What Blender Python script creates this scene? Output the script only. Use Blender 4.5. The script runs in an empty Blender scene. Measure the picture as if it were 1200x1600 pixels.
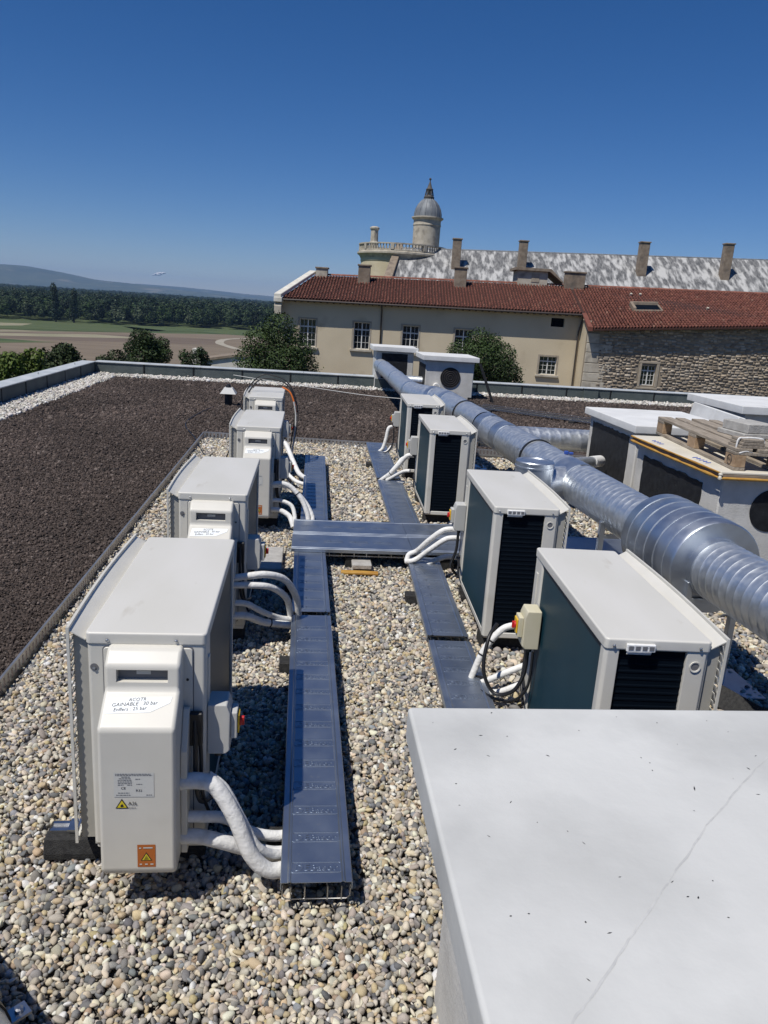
import bpy, bmesh, math, random
import numpy as np
from mathutils import Vector, Matrix, Euler

R = math.radians
random.seed(7)
rng = np.random.default_rng(7)
scene = bpy.context.scene
col = scene.collection

# ------------------------------------------------------------------ camera
cam_d = bpy.data.cameras.new('camera')
cam = bpy.data.objects.new('camera', cam_d)
col.objects.link(cam)
cam_d.sensor_fit = 'VERTICAL'
cam_d.sensor_height = 36.0
cam_d.lens = 36.0 * 1200.0 / 1600.0
cam_d.clip_start = 0.05
cam_d.clip_end = 60000.0
p_, y_, r_ = R(14.9), R(6.3), R(3.7)
fw = Vector((math.sin(y_) * math.cos(p_), math.cos(y_) * math.cos(p_), -math.sin(p_)))
rt0 = Vector((math.cos(y_), -math.sin(y_), 0))
up0 = rt0.cross(fw)
rt = rt0 * math.cos(r_) + up0 * math.sin(r_)
up = -rt0 * math.sin(r_) + up0 * math.cos(r_)
m3 = Matrix((rt, up, -fw)).transposed()
cam.matrix_world = Matrix.Translation((0, 0, 2.1)) @ m3.to_4x4()
scene.camera = cam

# ------------------------------------------------------------------ sky, sun, exposure
SUN = Vector((-0.43, -0.36, 1.0)).normalized()
SUN_EL = math.asin(SUN.z)
SUN_AZ = math.atan2(SUN.x, SUN.y)
world = bpy.data.worlds.new('World')
scene.world = world
world.use_nodes = True
wn = world.node_tree
wn.nodes.clear()
w_out = wn.nodes.new('ShaderNodeOutputWorld')
w_bg = wn.nodes.new('ShaderNodeBackground')
w_sky = wn.nodes.new('ShaderNodeTexSky')
w_sky.sky_type = 'NISHITA'
w_sky.sun_disc = False
w_sky.sun_elevation = SUN_EL
w_sky.sun_rotation = SUN_AZ
w_sky.altitude = 1500.0
w_sky.air_density = 1.0
w_sky.dust_density = 0.1
w_sky.ozone_density = 5.0
w_bg.inputs['Strength'].default_value = 0.07
w_hs = wn.nodes.new('ShaderNodeHueSaturation')
w_hs.inputs['Saturation'].default_value = 1.27
w_hs.inputs['Value'].default_value = 1.0
wn.links.new(w_sky.outputs[0], w_hs.inputs['Color'])
w_mx = wn.nodes.new('ShaderNodeVectorMath')
w_mx.operation = 'MULTIPLY'
w_mx.inputs[1].default_value = (0.98, 0.97, 1.15)
wn.links.new(w_hs.outputs[0], w_mx.inputs[0])
wn.links.new(w_mx.outputs[0], w_bg.inputs['Color'])
wn.links.new(w_bg.outputs[0], w_out.inputs['Surface'])

sun_d = bpy.data.lights.new('sun', 'SUN')
sun_d.energy = 4.8
sun_d.angle = R(0.53)
sun_d.color = (1.0, 0.95, 0.87)
sun = bpy.data.objects.new('sun', sun_d)
col.objects.link(sun)
sun.rotation_euler = (-SUN).to_track_quat('-Z', 'Y').to_euler()
sun.location = (-8, -7, 20)

scene.render.engine = 'CYCLES'
scene.view_settings.view_transform = 'Standard'
scene.view_settings.look = 'None'
scene.view_settings.exposure = -0.1
scene.view_settings.gamma = 1.0
scene.view_settings.use_curve_mapping = False
cy = scene.cycles
cy.use_denoising = True
cy.max_bounces = 8
cy.diffuse_bounces = 3
cy.glossy_bounces = 4
cy.transmission_bounces = 4
cy.volume_bounces = 0
cy.transparent_max_bounces = 8
cy.caustics_reflective = False
cy.caustics_refractive = False

# ------------------------------------------------------------------ materials
MATS = {}

def mat(name, c1, c2=None, scale=5.0, rough=0.6, metal=0.0, bump=0.0, bscale=40.0, attr=None, attr_inst=False,
        spec=0.5, stretch=(1, 1, 1), detail=4.0, lo=0.35, hi=0.65, rough2=None, c3=None, scale3=1.0, lo3=0.5, hi3=0.7,
        bdist=0.01, bstretch=None, coat=0.0):
    """Principled material: two-tone noise colour, optional third stain colour, noise bump, optional per-piece tint."""
    if name in MATS:
        return MATS[name]
    m = bpy.data.materials.new(name)
    m.use_nodes = True
    nt = m.node_tree
    b = nt.nodes['Principled BSDF']
    b.inputs['Roughness'].default_value = rough
    b.inputs['Metallic'].default_value = metal
    b.inputs['Specular IOR Level'].default_value = spec
    if coat:
        b.inputs['Coat Weight'].default_value = coat
    tc = nt.nodes.new('ShaderNodeTexCoord')
    def noise(sc, st, det=4.0):
        mp = nt.nodes.new('ShaderNodeMapping')
        mp.inputs['Scale'].default_value = st
        nt.links.new(tc.outputs['Object'], mp.inputs['Vector'])
        n = nt.nodes.new('ShaderNodeTexNoise')
        n.inputs['Scale'].default_value = sc
        n.inputs['Detail'].default_value = det
        nt.links.new(mp.outputs[0], n.inputs['Vector'])
        return n
    def mapr(sock, a, c, o0=0.0, o1=1.0):
        r = nt.nodes.new('ShaderNodeMapRange')
        r.inputs['From Min'].default_value = a
        r.inputs['From Max'].default_value = c
        r.inputs['To Min'].default_value = o0
        r.inputs['To Max'].default_value = o1
        nt.links.new(sock, r.inputs['Value'])
        return r.outputs[0]
    def mix(fac, a, c, mode='MIX'):
        x = nt.nodes.new('ShaderNodeMix')
        x.data_type = 'RGBA'
        x.blend_type = mode
        if isinstance(fac, float):
            x.inputs['Factor'].default_value = fac
        else:
            nt.links.new(fac, x.inputs['Factor'])
        for s, v in (('A', a), ('B', c)):
            sock = [i for i in x.inputs if i.name == s and i.type == 'RGBA'][0]
            if isinstance(v, tuple):
                sock.default_value = (v[0], v[1], v[2], 1)
            else:
                nt.links.new(v, sock)
        return [o for o in x.outputs if o.type == 'RGBA'][0]
    cur = c1
    fac = None
    if c2 is not None:
        n = noise(scale, stretch, detail)
        fac = mapr(n.outputs['Fac'], lo, hi)
        cur = mix(fac, c1, c2)
        if rough2 is not None:
            nt.links.new(mapr(n.outputs['Fac'], lo, hi, rough, rough2), b.inputs['Roughness'])
    if c3 is not None:
        n3 = noise(scale3, stretch, 6.0)
        cur = mix(mapr(n3.outputs['Fac'], lo3, hi3), cur, c3)
    if attr:
        a = nt.nodes.new('ShaderNodeAttribute')
        a.attribute_name = attr
        if attr_inst:
            a.attribute_type = 'INSTANCER'
        cur = mix(1.0, cur, a.outputs['Color'], 'MULTIPLY')
    if isinstance(cur, tuple):
        b.inputs['Base Color'].default_value = (cur[0], cur[1], cur[2], 1)
    else:
        nt.links.new(cur, b.inputs['Base Color'])
    if bump > 0:
        nb = noise(bscale, bstretch or stretch, 5.0)
        bp = nt.nodes.new('ShaderNodeBump')
        bp.inputs['Strength'].default_value = bump
        bp.inputs['Distance'].default_value = bdist
        nt.links.new(nb.outputs['Fac'], bp.inputs['Height'])
        nt.links.new(bp.outputs[0], b.inputs['Normal'])
    MATS[name] = m
    return m

M = {}
M['ivory'] = mat('ivory_paint', (0.60, 0.585, 0.53), (0.645, 0.63, 0.58), scale=6, rough=0.42, bump=0.03, bscale=300, c3=(0.50, 0.48, 0.42), scale3=3.5, lo3=0.62, hi3=0.85)
M['lid'] = mat('ivory_lid', (0.60, 0.585, 0.53), (0.64, 0.625, 0.58), scale=4, rough=0.4, bump=0.02, bscale=250, c3=(0.47, 0.44, 0.37), scale3=9, lo3=0.66, hi3=0.8, stretch=(1, .35, 1))
M['grille'] = mat('grille_plastic', (0.55, 0.535, 0.485), (0.60, 0.585, 0.53), scale=8, rough=0.5)
M['cheek'] = mat('grille_shadow_plastic', (0.36, 0.35, 0.315), (0.40, 0.39, 0.35), scale=8, rough=0.6)  # darker copy of the grille plastic, shade at the slat ends put into its colour
M['cover'] = mat('ivory_plastic', (0.62, 0.60, 0.54), (0.65, 0.63, 0.57), scale=7, rough=0.38, c3=(0.55, 0.53, 0.47), scale3=5, lo3=0.6, hi3=0.9)
M['coil'] = mat('coil_blue', (0.007, 0.036, 0.056), (0.010, 0.045, 0.068), scale=2.5, rough=0.45, bump=0.06, bscale=60, bstretch=(1, 12, 0.15), bdist=0.002, spec=0.18)
M['coil_dark'] = mat('coil_dark', (0.003, 0.006, 0.011), rough=0.6, spec=0.06)
M['black'] = mat('black_rubber', (0.012, 0.012, 0.013), (0.03, 0.03, 0.03), scale=60, rough=0.8, bump=0.5, bscale=200)
M['blackp'] = mat('black_plastic', (0.012, 0.012, 0.014), rough=0.45)
M['alu'] = mat('aluminium', (0.62, 0.63, 0.64), (0.5, 0.51, 0.52), scale=20, rough=0.35, metal=1.0)
M['galv'] = mat('galvanised_steel', (0.62, 0.66, 0.70), (0.72, 0.75, 0.77), scale=22, rough=0.38, rough2=0.50, metal=0.86, bump=0.03, bscale=50, detail=6)
M['galvsm'] = mat('galvanised_smooth', (0.50, 0.54, 0.60), (0.57, 0.61, 0.66), scale=10, rough=0.34, rough2=0.44, metal=0.92, bump=0.02, bscale=8)
M['tray'] = mat('tray_steel', (0.36, 0.41, 0.49), (0.42, 0.47, 0.54), scale=5, rough=0.36, rough2=0.46, metal=0.92, bump=0.05, bscale=5, bdist=0.01, c3=(0.52, 0.52, 0.52), scale3=25, lo3=0.62, hi3=0.75)
M['wire'] = mat('wire_steel', (0.5, 0.5, 0.5), rough=0.35, metal=1.0)
M['foam'] = mat('white_insulation', (0.74, 0.74, 0.72), (0.80, 0.80, 0.79), scale=30, rough=0.7, bump=0.6, bscale=45, bdist=0.008, c3=(0.60, 0.59, 0.56), scale3=16, lo3=0.55, hi3=0.75)
M['tie'] = M['blackp']
M['isobox'] = mat('isolator_grey', (0.50, 0.50, 0.48), (0.54, 0.54, 0.52), scale=9, rough=0.5)
M['isobox_y'] = mat('isolator_yellowed', (0.60, 0.56, 0.40), (0.64, 0.60, 0.46), scale=9, rough=0.5)
M['yellow'] = mat('yellow_plate', (0.80, 0.50, 0.02), rough=0.4)
M['red'] = mat('red_knob', (0.55, 0.02, 0.02), rough=0.4)
M['conc_white'] = mat('white_painted_concrete', (0.545, 0.55, 0.535), (0.61, 0.615, 0.595), scale=2.6, rough=0.65, rough2=0.5, bump=0.12, bscale=25, detail=8, c3=(0.475, 0.48, 0.465), scale3=1.9, lo3=0.48, hi3=0.66)
M['cap_white'] = mat('white_cap', (0.66, 0.665, 0.655), (0.74, 0.745, 0.73), scale=3, rough=0.6, bump=0.1, bscale=25, detail=8, c3=(0.56, 0.56, 0.54), scale3=2.2, lo3=0.52, hi3=0.75)
M['conc'] = mat('render_grey', (0.40, 0.40, 0.385), (0.50, 0.50, 0.48), scale=3, rough=0.85, bump=0.35, bscale=60, detail=7, c3=(0.30, 0.295, 0.28), scale3=2.5, lo3=0.6, hi3=0.8)
M['conc_lt'] = mat('render_light', (0.52, 0.515, 0.49), (0.62, 0.615, 0.59), scale=5, rough=0.85, bump=0.3, bscale=70, detail=7, c3=(0.40, 0.39, 0.37), scale3=4, lo3=0.6, hi3=0.8)
M['bitumen'] = mat('bitumen_black', (0.008, 0.009, 0.012), (0.018, 0.020, 0.024), scale=14, rough=0.7, spec=0.3, bump=0.4, bscale=120, c3=(0.07, 0.07, 0.07), scale3=40, lo3=0.68, hi3=0.76)
M['slate_mem'] = mat('slate_membrane', (0.065, 0.085, 0.085), (0.10, 0.12, 0.118), scale=3, rough=0.75, bump=0.3, bscale=200, detail=6)
M['coping'] = mat('coping_metal', (0.50, 0.53, 0.54), (0.42, 0.45, 0.46), scale=6, rough=0.45, c3=(0.62, 0.63, 0.63), scale3=3)
M['pebble'] = mat('pebble', (0.92, 0.92, 0.92), (1, 1, 1), scale=30, rough=0.75, attr='pcol', attr_inst=True, c3=(0.62, 0.60, 0.57), scale3=70, lo3=0.48, hi3=0.62, bump=0.35, bscale=120, bdist=0.004)
M['gravel_bed'] = mat('gravel_bed', (0.10, 0.09, 0.075), (0.19, 0.17, 0.14), scale=35, rough=0.95, bump=1.0, bscale=35, bdist=0.03)
M['grain'] = mat('substrate_grain', (0.95, 0.95, 0.95), (1, 1, 1), scale=20, rough=0.95, attr='pcol', attr_inst=True)
M['substrate'] = mat('substrate', (0.045, 0.034, 0.029), (0.085, 0.065, 0.056), scale=70, rough=1.0, bump=1.0, bscale=50, bdist=0.03, detail=8, c3=(0.10, 0.075, 0.062), scale3=1.2, lo3=0.5, hi3=0.9)
M['edge'] = mat('edging_alu', (0.42, 0.42, 0.41), (0.5, 0.5, 0.5), scale=8, rough=0.45, metal=0.8)
M['plaster'] = mat('cream_plaster', (0.53, 0.455, 0.325), (0.585, 0.505, 0.365), scale=0.5, rough=0.9, bump=0.2, bscale=12, detail=8, c3=(0.41, 0.345, 0.24), scale3=0.55, lo3=0.60, hi3=0.80)
M['plaster_dk'] = mat('soffit_wood', (0.08, 0.055, 0.04), rough=0.9)
M['tower_pl'] = mat('tower_plaster', (0.52, 0.45, 0.30), (0.58, 0.51, 0.36), scale=0.9, rough=0.9, bump=0.2, bscale=9, detail=8, c3=(0.40, 0.35, 0.25), scale3=0.8, lo3=0.58, hi3=0.8)
M['stone'] = mat('old_stone', (0.40, 0.36, 0.29), (0.50, 0.46, 0.38), scale=2.5, rough=0.95, bump=0.4, bscale=20, detail=7, c3=(0.25, 0.225, 0.185), scale3=2.0, lo3=0.5, hi3=0.72)
M['stone_br'] = mat('brown_stone', (0.20, 0.155, 0.115), (0.28, 0.23, 0.175), scale=3, rough=0.95, bump=0.4, bscale=18, c3=(0.13, 0.11, 0.09), scale3=2, lo3=0.5, hi3=0.75)
M['stone_wh'] = mat('white_stone', (0.66, 0.64, 0.58), (0.55, 0.53, 0.47), scale=2, rough=0.9, c3=(0.33, 0.30, 0.26), scale3=1.4, lo3=0.6, hi3=0.7)
M['mortar'] = mat('mortar', (0.25, 0.205, 0.15), (0.31, 0.26, 0.195), scale=2, rough=1.0, bump=0.5, bscale=15, c3=(0.22, 0.195, 0.16), scale3=0.6, lo3=0.5, hi3=0.75)
M['rubble'] = mat('rubble_stone', (0.85, 0.85, 0.85), (1, 1, 1), scale=5, rough=0.95, attr='pcol', bump=0.4, bscale=14)
M['tile'] = mat('clay_tile', (0.75, 0.75, 0.75), (1, 1, 1), scale=3, rough=0.85, attr='pcol', c3=(0.62, 0.55, 0.5), scale3=0.8, lo3=0.5, hi3=0.8)
M['tile_bed'] = mat('tile_bed', (0.045, 0.018, 0.013), rough=0.95)
M['slate'] = mat('lichened_slate', (0.075, 0.078, 0.082), (0.20, 0.20, 0.20), scale=6.0, rough=0.8, bump=0.3, bscale=9, detail=10, stretch=(1, .28, .28), c3=(0.44, 0.44, 0.43), scale3=2.3, lo3=0.46, hi3=0.62)
M['lead'] = mat('lead_dome', (0.13, 0.145, 0.165), (0.22, 0.235, 0.25), scale=2.5, rough=0.6, metal=0.2, stretch=(1, 1, .3))
M['lantern'] = mat('lantern_dark', (0.05, 0.045, 0.04), (0.10, 0.09, 0.08), scale=5, rough=0.7)
M['winwhite'] = mat('window_white', (0.72, 0.72, 0.69), rough=0.5)
M['winbrown'] = mat('window_surround', (0.30, 0.26, 0.20), (0.38, 0.33, 0.26), scale=4, rough=0.85)
M['glass'] = mat('window_glass', (0.012, 0.014, 0.017), rough=0.08, spec=0.8)
M['pipe_dk'] = mat('dark_pipe', (0.05, 0.04, 0.035), rough=0.5)
M['wood'] = mat('weathered_wood', (0.24, 0.20, 0.155), (0.36, 0.31, 0.25), scale=6, rough=0.9, bump=0.4, bscale=30, stretch=(8, 1, 8), detail=7, c3=(0.16, 0.13, 0.10), scale3=4, lo3=0.58, hi3=0.75)
M['wood_blk'] = mat('pallet_block', (0.30, 0.20, 0.12), (0.38, 0.27, 0.17), scale=25, rough=0.95, bump=0.4, bscale=60)
M['paver'] = mat('paver_concrete', (0.34, 0.33, 0.31), (0.44, 0.43, 0.405), scale=18, rough=0.95, bump=0.5, bscale=80, detail=8)
M['membrane'] = mat('cream_membrane', (0.60, 0.56, 0.47), (0.68, 0.64, 0.55), scale=3, rough=0.6, bump=0.1, bscale=10)
M['orange'] = mat('yellow_sealant', (0.50, 0.29, 0.06), (0.40, 0.20, 0.035), scale=12, rough=0.6, bump=0.4, bscale=20)
M['bluepr'] = mat('blue_print', (0.04, 0.10, 0.42), rough=0.6)
M['ink'] = mat('ink', (0.02, 0.02, 0.025), rough=0.6)
M['inkgrey'] = mat('ink_grey', (0.16, 0.16, 0.17), rough=0.6)
M['paper'] = mat('sticker_paper', (0.80, 0.84, 0.86), rough=0.45)
M['plate'] = mat('rating_plate', (0.60, 0.60, 0.57), rough=0.35)
M['warn_y'] = mat('warning_yellow', (0.72, 0.58, 0.03), rough=0.5)
M['warn_o'] = mat('warning_orange', (0.45, 0.13, 0.025), rough=0.5)
M['film'] = mat('clear_wrap', (0.75, 0.75, 0.73), rough=0.25)
M['oran_cab'] = mat('orange_cable', (0.65, 0.16, 0.02), rough=0.5)
M['bark'] = mat('bark', (0.07, 0.05, 0.035), (0.12, 0.09, 0.065), scale=10, rough=0.95, bump=0.6, bscale=25, stretch=(1, 1, .3))
def leafmat(name, c):
    m = mat(name, (0.85, 0.85, 0.85), (1, 1, 1), scale=2.0, rough=0.6, attr='pcol', spec=0.25)
    return m
M['leaf'] = leafmat('leaf', None)
M['hills'] = mat('hill_cover', (0.035, 0.055, 0.03), (0.07, 0.085, 0.045), scale=0.004, rough=1.0, detail=8, c3=(0.16, 0.15, 0.10), scale3=0.0022, lo3=0.58, hi3=0.68)
M['grass'] = mat('meadow', (0.045, 0.075, 0.022), (0.08, 0.105, 0.035), scale=0.05, rough=1.0, detail=8)
M['plough'] = mat('ploughed_soil', (0.155, 0.120, 0.082), (0.19, 0.15, 0.105), scale=0.02, rough=1.0, detail=8, stretch=(1, 5, 1))
M['plough2'] = mat('ploughed_soil_dark', (0.115, 0.085, 0.060), (0.145, 0.11, 0.08), scale=0.03, rough=1.0, detail=8, stretch=(1, 5, 1))
M['pale'] = mat('pale_stubble', (0.28, 0.25, 0.17), (0.22, 0.21, 0.13), scale=0.05, rough=1.0, detail=6)
M['crop'] = mat('young_crop', (0.050, 0.078, 0.020), (0.080, 0.098, 0.035), scale=0.03, rough=1.0, detail=8, stretch=(1, 4, 1))
M['track'] = mat('farm_track', (0.36, 0.33, 0.27), (0.30, 0.27, 0.21), scale=0.3, rough=1.0)
M['court'] = mat('court_gravel', (0.11, 0.095, 0.07), (0.15, 0.125, 0.095), scale=0.6, rough=1.0, detail=8)  # tone of the unseen sheet added to bounce light at the castle
M['crackc'] = mat('crack_filler', (0.44, 0.445, 0.44), (0.53, 0.535, 0.525), scale=30, rough=0.8)
M['roofpad'] = mat('roof_membrane', (0.05, 0.05, 0.05), rough=0.9)
M['facade'] = mat('own_facade', (0.45, 0.43, 0.40), rough=0.9)

# ------------------------------------------------------------------ mesh helpers
class MB:
    def __init__(s):
        s.v = []; s.f = []; s.m = []
    def add(s, vs, fs, mi=0):
        o = len(s.v)
        s.v += [tuple(v) for v in vs]
        s.f += [tuple(i + o for i in f) for f in fs]
        s.m += [mi] * len(fs)
        return s
    def box(s, x0, x1, y0, y1, z0, z1, mi=0):
        if x0 > x1: x0, x1 = x1, x0
        if y0 > y1: y0, y1 = y1, y0
        if z0 > z1: z0, z1 = z1, z0
        v = [(x0, y0, z0), (x1, y0, z0), (x1, y1, z0), (x0, y1, z0), (x0, y0, z1), (x1, y0, z1), (x1, y1, z1), (x0, y1, z1)]
        return s.add(v, [(0, 3, 2, 1), (4, 5, 6, 7), (0, 1, 5, 4), (1, 2, 6, 5), (2, 3, 7, 6), (3, 0, 4, 7)], mi)
    def prism(s, poly, axis, a, b, mi=0):
        """poly: 2-D outline; axis 'x': (y,z) outline run from x=a to b; 'y': (x,z); 'z': (x,y)."""
        n = len(poly)
        def P(q, t):
            return {'x': (t, q[0], q[1]), 'y': (q[0], t, q[1]), 'z': (q[0], q[1], t)}[axis]
        v = [P(q, a) for q in poly] + [P(q, b) for q in poly]
        f = [(i, (i + 1) % n, n + (i + 1) % n, n + i) for i in range(n)]
        f += [tuple(range(n))[::-1], tuple(range(n, 2 * n))]
        return s.add(v, f, mi)
    def quad(s, a, b, c, d, mi=0):
        return s.add([a, b, c, d], [(0, 1, 2, 3)], mi)
    def tube(s, pts, r, n=10, mi=0, caps=True, smooth=0, radii=None):
        pts = [Vector(p) for p in pts]
        if smooth:
            pts, radii = catmull(pts, smooth, radii)
        fr = frames(pts)
        rings = []
        for i, (p, (t, u, w)) in enumerate(zip(pts, fr)):
            rr = radii[i] if radii else r
            rings.append([p + (u * math.cos(2 * math.pi * k / n) + w * math.sin(2 * math.pi * k / n)) * rr for k in range(n)])
        v = [q for ring in rings for q in ring]
        f = []
        for i in range(len(pts) - 1):
            for k in range(n):
                a = i * n + k; b = i * n + (k + 1) % n
                f.append((a, b, b + n, a + n))
        if caps:
            f.append(tuple(range(n))[::-1])
            f.append(tuple(range((len(pts) - 1) * n, len(pts) * n)))
        return s.add(v, f, mi)
    def lathe(s, prof, n=24, c=(0, 0, 0), axis='z', mi=0, cap=True):
        v = []
        for r, z in prof:
            for k in range(n):
                a = 2 * math.pi * k / n
                x, y = r * math.cos(a), r * math.sin(a)
                if axis == 'z': q = (c[0] + x, c[1] + y, c[2] + z)
                elif axis == 'x': q = (c[0] + z, c[1] + x, c[2] + y)
                else: q = (c[0] + y, c[1] + z, c[2] + x)
                v.append(q)
        f = []
        for i in range(len(prof) - 1):
            for k in range(n):
                a = i * n + k; b = i * n + (k + 1) % n
                f.append((a, b, b + n, a + n))
        if cap:
            f.append(tuple(range(n))[::-1]); f.append(tuple(range((len(prof) - 1) * n, len(prof) * n)))
        return s.add(v, f, mi)
    def xform(s, mtx, start=0):
        s.v = s.v[:start] + [tuple(mtx @ Vector(q)) for q in s.v[start:]]
        return s
    def mesh(s, name, mats, bevel=0.0, segs=2, smooth=None, bangle=30):
        me = bpy.data.meshes.new(name)
        me.from_pydata(s.v, [], s.f)
        if not isinstance(mats, (list, tuple)): mats = [mats]
        for k in mats: me.materials.append(M[k] if isinstance(k, str) else k)
        me.polygons.foreach_set('material_index', s.m)
        bm = bmesh.new(); bm.from_mesh(me)
        bmesh.ops.recalc_face_normals(bm, faces=bm.faces)
        if bevel > 0:
            es = [e for e in bm.edges if len(e.link_faces) == 2 and e.calc_face_angle(0) > R(bangle)]
            bmesh.ops.bevel(bm, geom=es, offset=bevel, segments=segs, profile=0.5, affect='EDGES', clamp_overlap=True)
        bm.to_mesh(me); bm.free()
        if smooth is not None:
            me.polygons.foreach_set('use_smooth', [True] * len(me.polygons))
            me.set_sharp_from_angle(angle=R(smooth))
        me.update()
        return me
    def build(s, name, mats, parent=None, **kw):
        o = link(name, s.mesh(name, mats, **kw), parent)
        if kw.get('bevel') and kw.get('smooth') is not None: weigh(o)
        return o

def weigh(o):
    md = o.modifiers.new('weighted_normals', 'WEIGHTED_NORMAL')
    md.keep_sharp = True
    return o

def link(name, me, parent=None):
    o = bpy.data.objects.new(name, me)
    col.objects.link(o)
    if parent is not None: o.parent = parent
    return o

def catmull(pts, sub, radii=None):
    out = []; ro = [] if radii else None
    n = len(pts)
    for i in range(n - 1):
        p0 = pts[max(i - 1, 0)]; p1 = pts[i]; p2 = pts[i + 1]; p3 = pts[min(i + 2, n - 1)]
        for k in range(sub):
            t = k / sub
            out.append(0.5 * ((2 * p1) + (p2 - p0) * t + (2 * p0 - 5 * p1 + 4 * p2 - p3) * t * t + (3 * p1 - p0 - 3 * p2 + p3) * t ** 3))
            if radii: ro.append(radii[i] * (1 - t) + radii[i + 1] * t)
    out.append(pts[-1])
    if radii: ro.append(radii[-1])
    return out, ro

def frames(pts):
    n = len(pts); fr = []
    u = None
    for i in range(n):
        t = (pts[min(i + 1, n - 1)] - pts[max(i - 1, 0)]).normalized()
        if u is None:
            ref = Vector((0, 0, 1)) if abs(t.z) < 0.9 else Vector((1, 0, 0))
            u = (ref - t * ref.dot(t)).normalized()
        else:
            u = (u - t * u.dot(t)).normalized()
        fr.append((t, u, t.cross(u)))
    return fr

def tag(o, label=None, cat=None, group=None, kind=None):
    if label: o['label'] = label
    if cat: o['category'] = cat
    if group: o['group'] = group
    if kind: o['kind'] = kind
    return o

def thing(name, label, cat, loc=(0, 0, 0), rz=0.0, group=None):
    o = bpy.data.objects.new(name, None)
    o.empty_display_size = 0.1
    col.objects.link(o)
    o.location = loc
    o.rotation_euler = (0, 0, rz)
    return tag(o, label, cat, group)

def copy_tree(o, parent=None):
    c = o.copy()
    col.objects.link(c)
    c.parent = parent
    for ch in list(o.children):
        copy_tree(ch, c)
    return c

def struct(o):
    o['kind'] = 'structure'
    return o

_txt = {}
def text_mesh(s, size, extrude=0.0, m='ink', shear=0.0, align='LEFT', offset=0.0):
    key = (s, size, extrude, m, shear, align, offset)
    if key in _txt: return _txt[key]
    cu = bpy.data.curves.new('lettering', 'FONT')
    cu.body = s; cu.size = size; cu.extrude = extrude; cu.shear = shear; cu.align_x = align; cu.offset = offset
    cu.resolution_u = 2
    ob = bpy.data.objects.new('lettering', cu)
    col.objects.link(ob)
    bpy.context.view_layer.update()
    dg = bpy.context.evaluated_depsgraph_get()
    me = bpy.data.meshes.new_from_object(ob.evaluated_get(dg))
    me.name = 'lettering'
    col.objects.unlink(ob)
    bpy.data.objects.remove(ob)
    me.materials.clear(); me.materials.append(M[m])
    _txt[key] = me
    return me

def set_col(me, cols):
    a = me.attributes.new('pcol', 'FLOAT_COLOR', 'FACE')
    c = np.ones((len(me.polygons), 4), dtype=np.float32); c[:, :3] = cols
    a.data.foreach_set('color', c.ravel())

def raw_mesh(name, v, f, m, cols=None, smooth=False):
    me = bpy.data.meshes.new(name)
    v = np.asarray(v, np.float32); f = np.asarray(f, np.int32)
    k = f.shape[1]
    me.vertices.add(len(v)); me.vertices.foreach_set('co', v.ravel())
    me.loops.add(f.size); me.loops.foreach_set('vertex_index', f.ravel())
    me.polygons.add(len(f)); me.polygons.foreach_set('loop_start', np.arange(0, f.size, k, dtype=np.int32))
    me.update(calc_edges=True)
    me.validate()
    me.materials.append(M[m] if isinstance(m, str) else m)
    if cols is not None: set_col(me, cols)
    if smooth: me.polygons.foreach_set('use_smooth', [True] * len(me.polygons))
    return me

# ------------------------------------------------------------------ scattering (loose gravel, substrate, woodland)
def proto_collection(name, meshes):
    c = bpy.data.collections.new(name)
    for i, me in enumerate(meshes):
        o = bpy.data.objects.new('%s_%02d' % (name, i), me)
        c.objects.link(o)
    return c

def scatter(name, coll, pos, rot, scl, idx, cols, label, cat):
    me = bpy.data.meshes.new(name)
    n = len(pos)
    me.vertices.add(n)
    me.vertices.foreach_set('co', np.asarray(pos, np.float32).ravel())
    def at(nm, typ, arr, fld):
        a = me.attributes.new(nm, typ, 'POINT'); a.data.foreach_set(fld, np.asarray(arr).ravel())
    at('prot', 'FLOAT_VECTOR', np.asarray(rot, np.float32), 'vector')
    at('pscl', 'FLOAT_VECTOR', np.asarray(scl, np.float32), 'vector')
    at('pidx', 'INT', np.asarray(idx, np.int32), 'value')
    c4 = np.ones((n, 4), np.float32); c4[:, :3] = cols
    at('pcol', 'FLOAT_COLOR', c4, 'color')
    o = link(name, me)
    ng = bpy.data.node_groups.new(name + '_scatter', 'GeometryNodeTree')
    ng.interface.new_socket('Geometry', in_out='INPUT', socket_type='NodeSocketGeometry')
    ng.interface.new_socket('Geometry', in_out='OUTPUT', socket_type='NodeSocketGeometry')
    gi = ng.nodes.new('NodeGroupInput'); go = ng.nodes.new('NodeGroupOutput')
    ci = ng.nodes.new('GeometryNodeCollectionInfo')
    ci.inputs['Collection'].default_value = coll
    ci.inputs['Separate Children'].default_value = True
    ci.inputs['Reset Children'].default_value = True
    ip = ng.nodes.new('GeometryNodeInstanceOnPoints')
    ip.inputs['Pick Instance'].default_value = True
    def na(nm, typ):
        x = ng.nodes.new('GeometryNodeInputNamedAttribute'); x.data_type = typ
        x.inputs['Name'].default_value = nm
        return [q for q in x.outputs if q.name == 'Attribute'][0]
    ng.links.new(gi.outputs[0], ip.inputs['Points'])
    ng.links.new(ci.outputs[0], ip.inputs['Instance'])
    ng.links.new(na('pidx', 'INT'), ip.inputs['Instance Index'])
    ng.links.new(na('prot', 'FLOAT_VECTOR'), ip.inputs['Rotation'])
    ng.links.new(na('pscl', 'FLOAT_VECTOR'), ip.inputs['Scale'])
    ng.links.new(ip.outputs[0], go.inputs[0])
    md = o.modifiers.new('scatter', 'NODES'); md.node_group = ng
    return tag(o, label, cat, kind='stuff')

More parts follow.
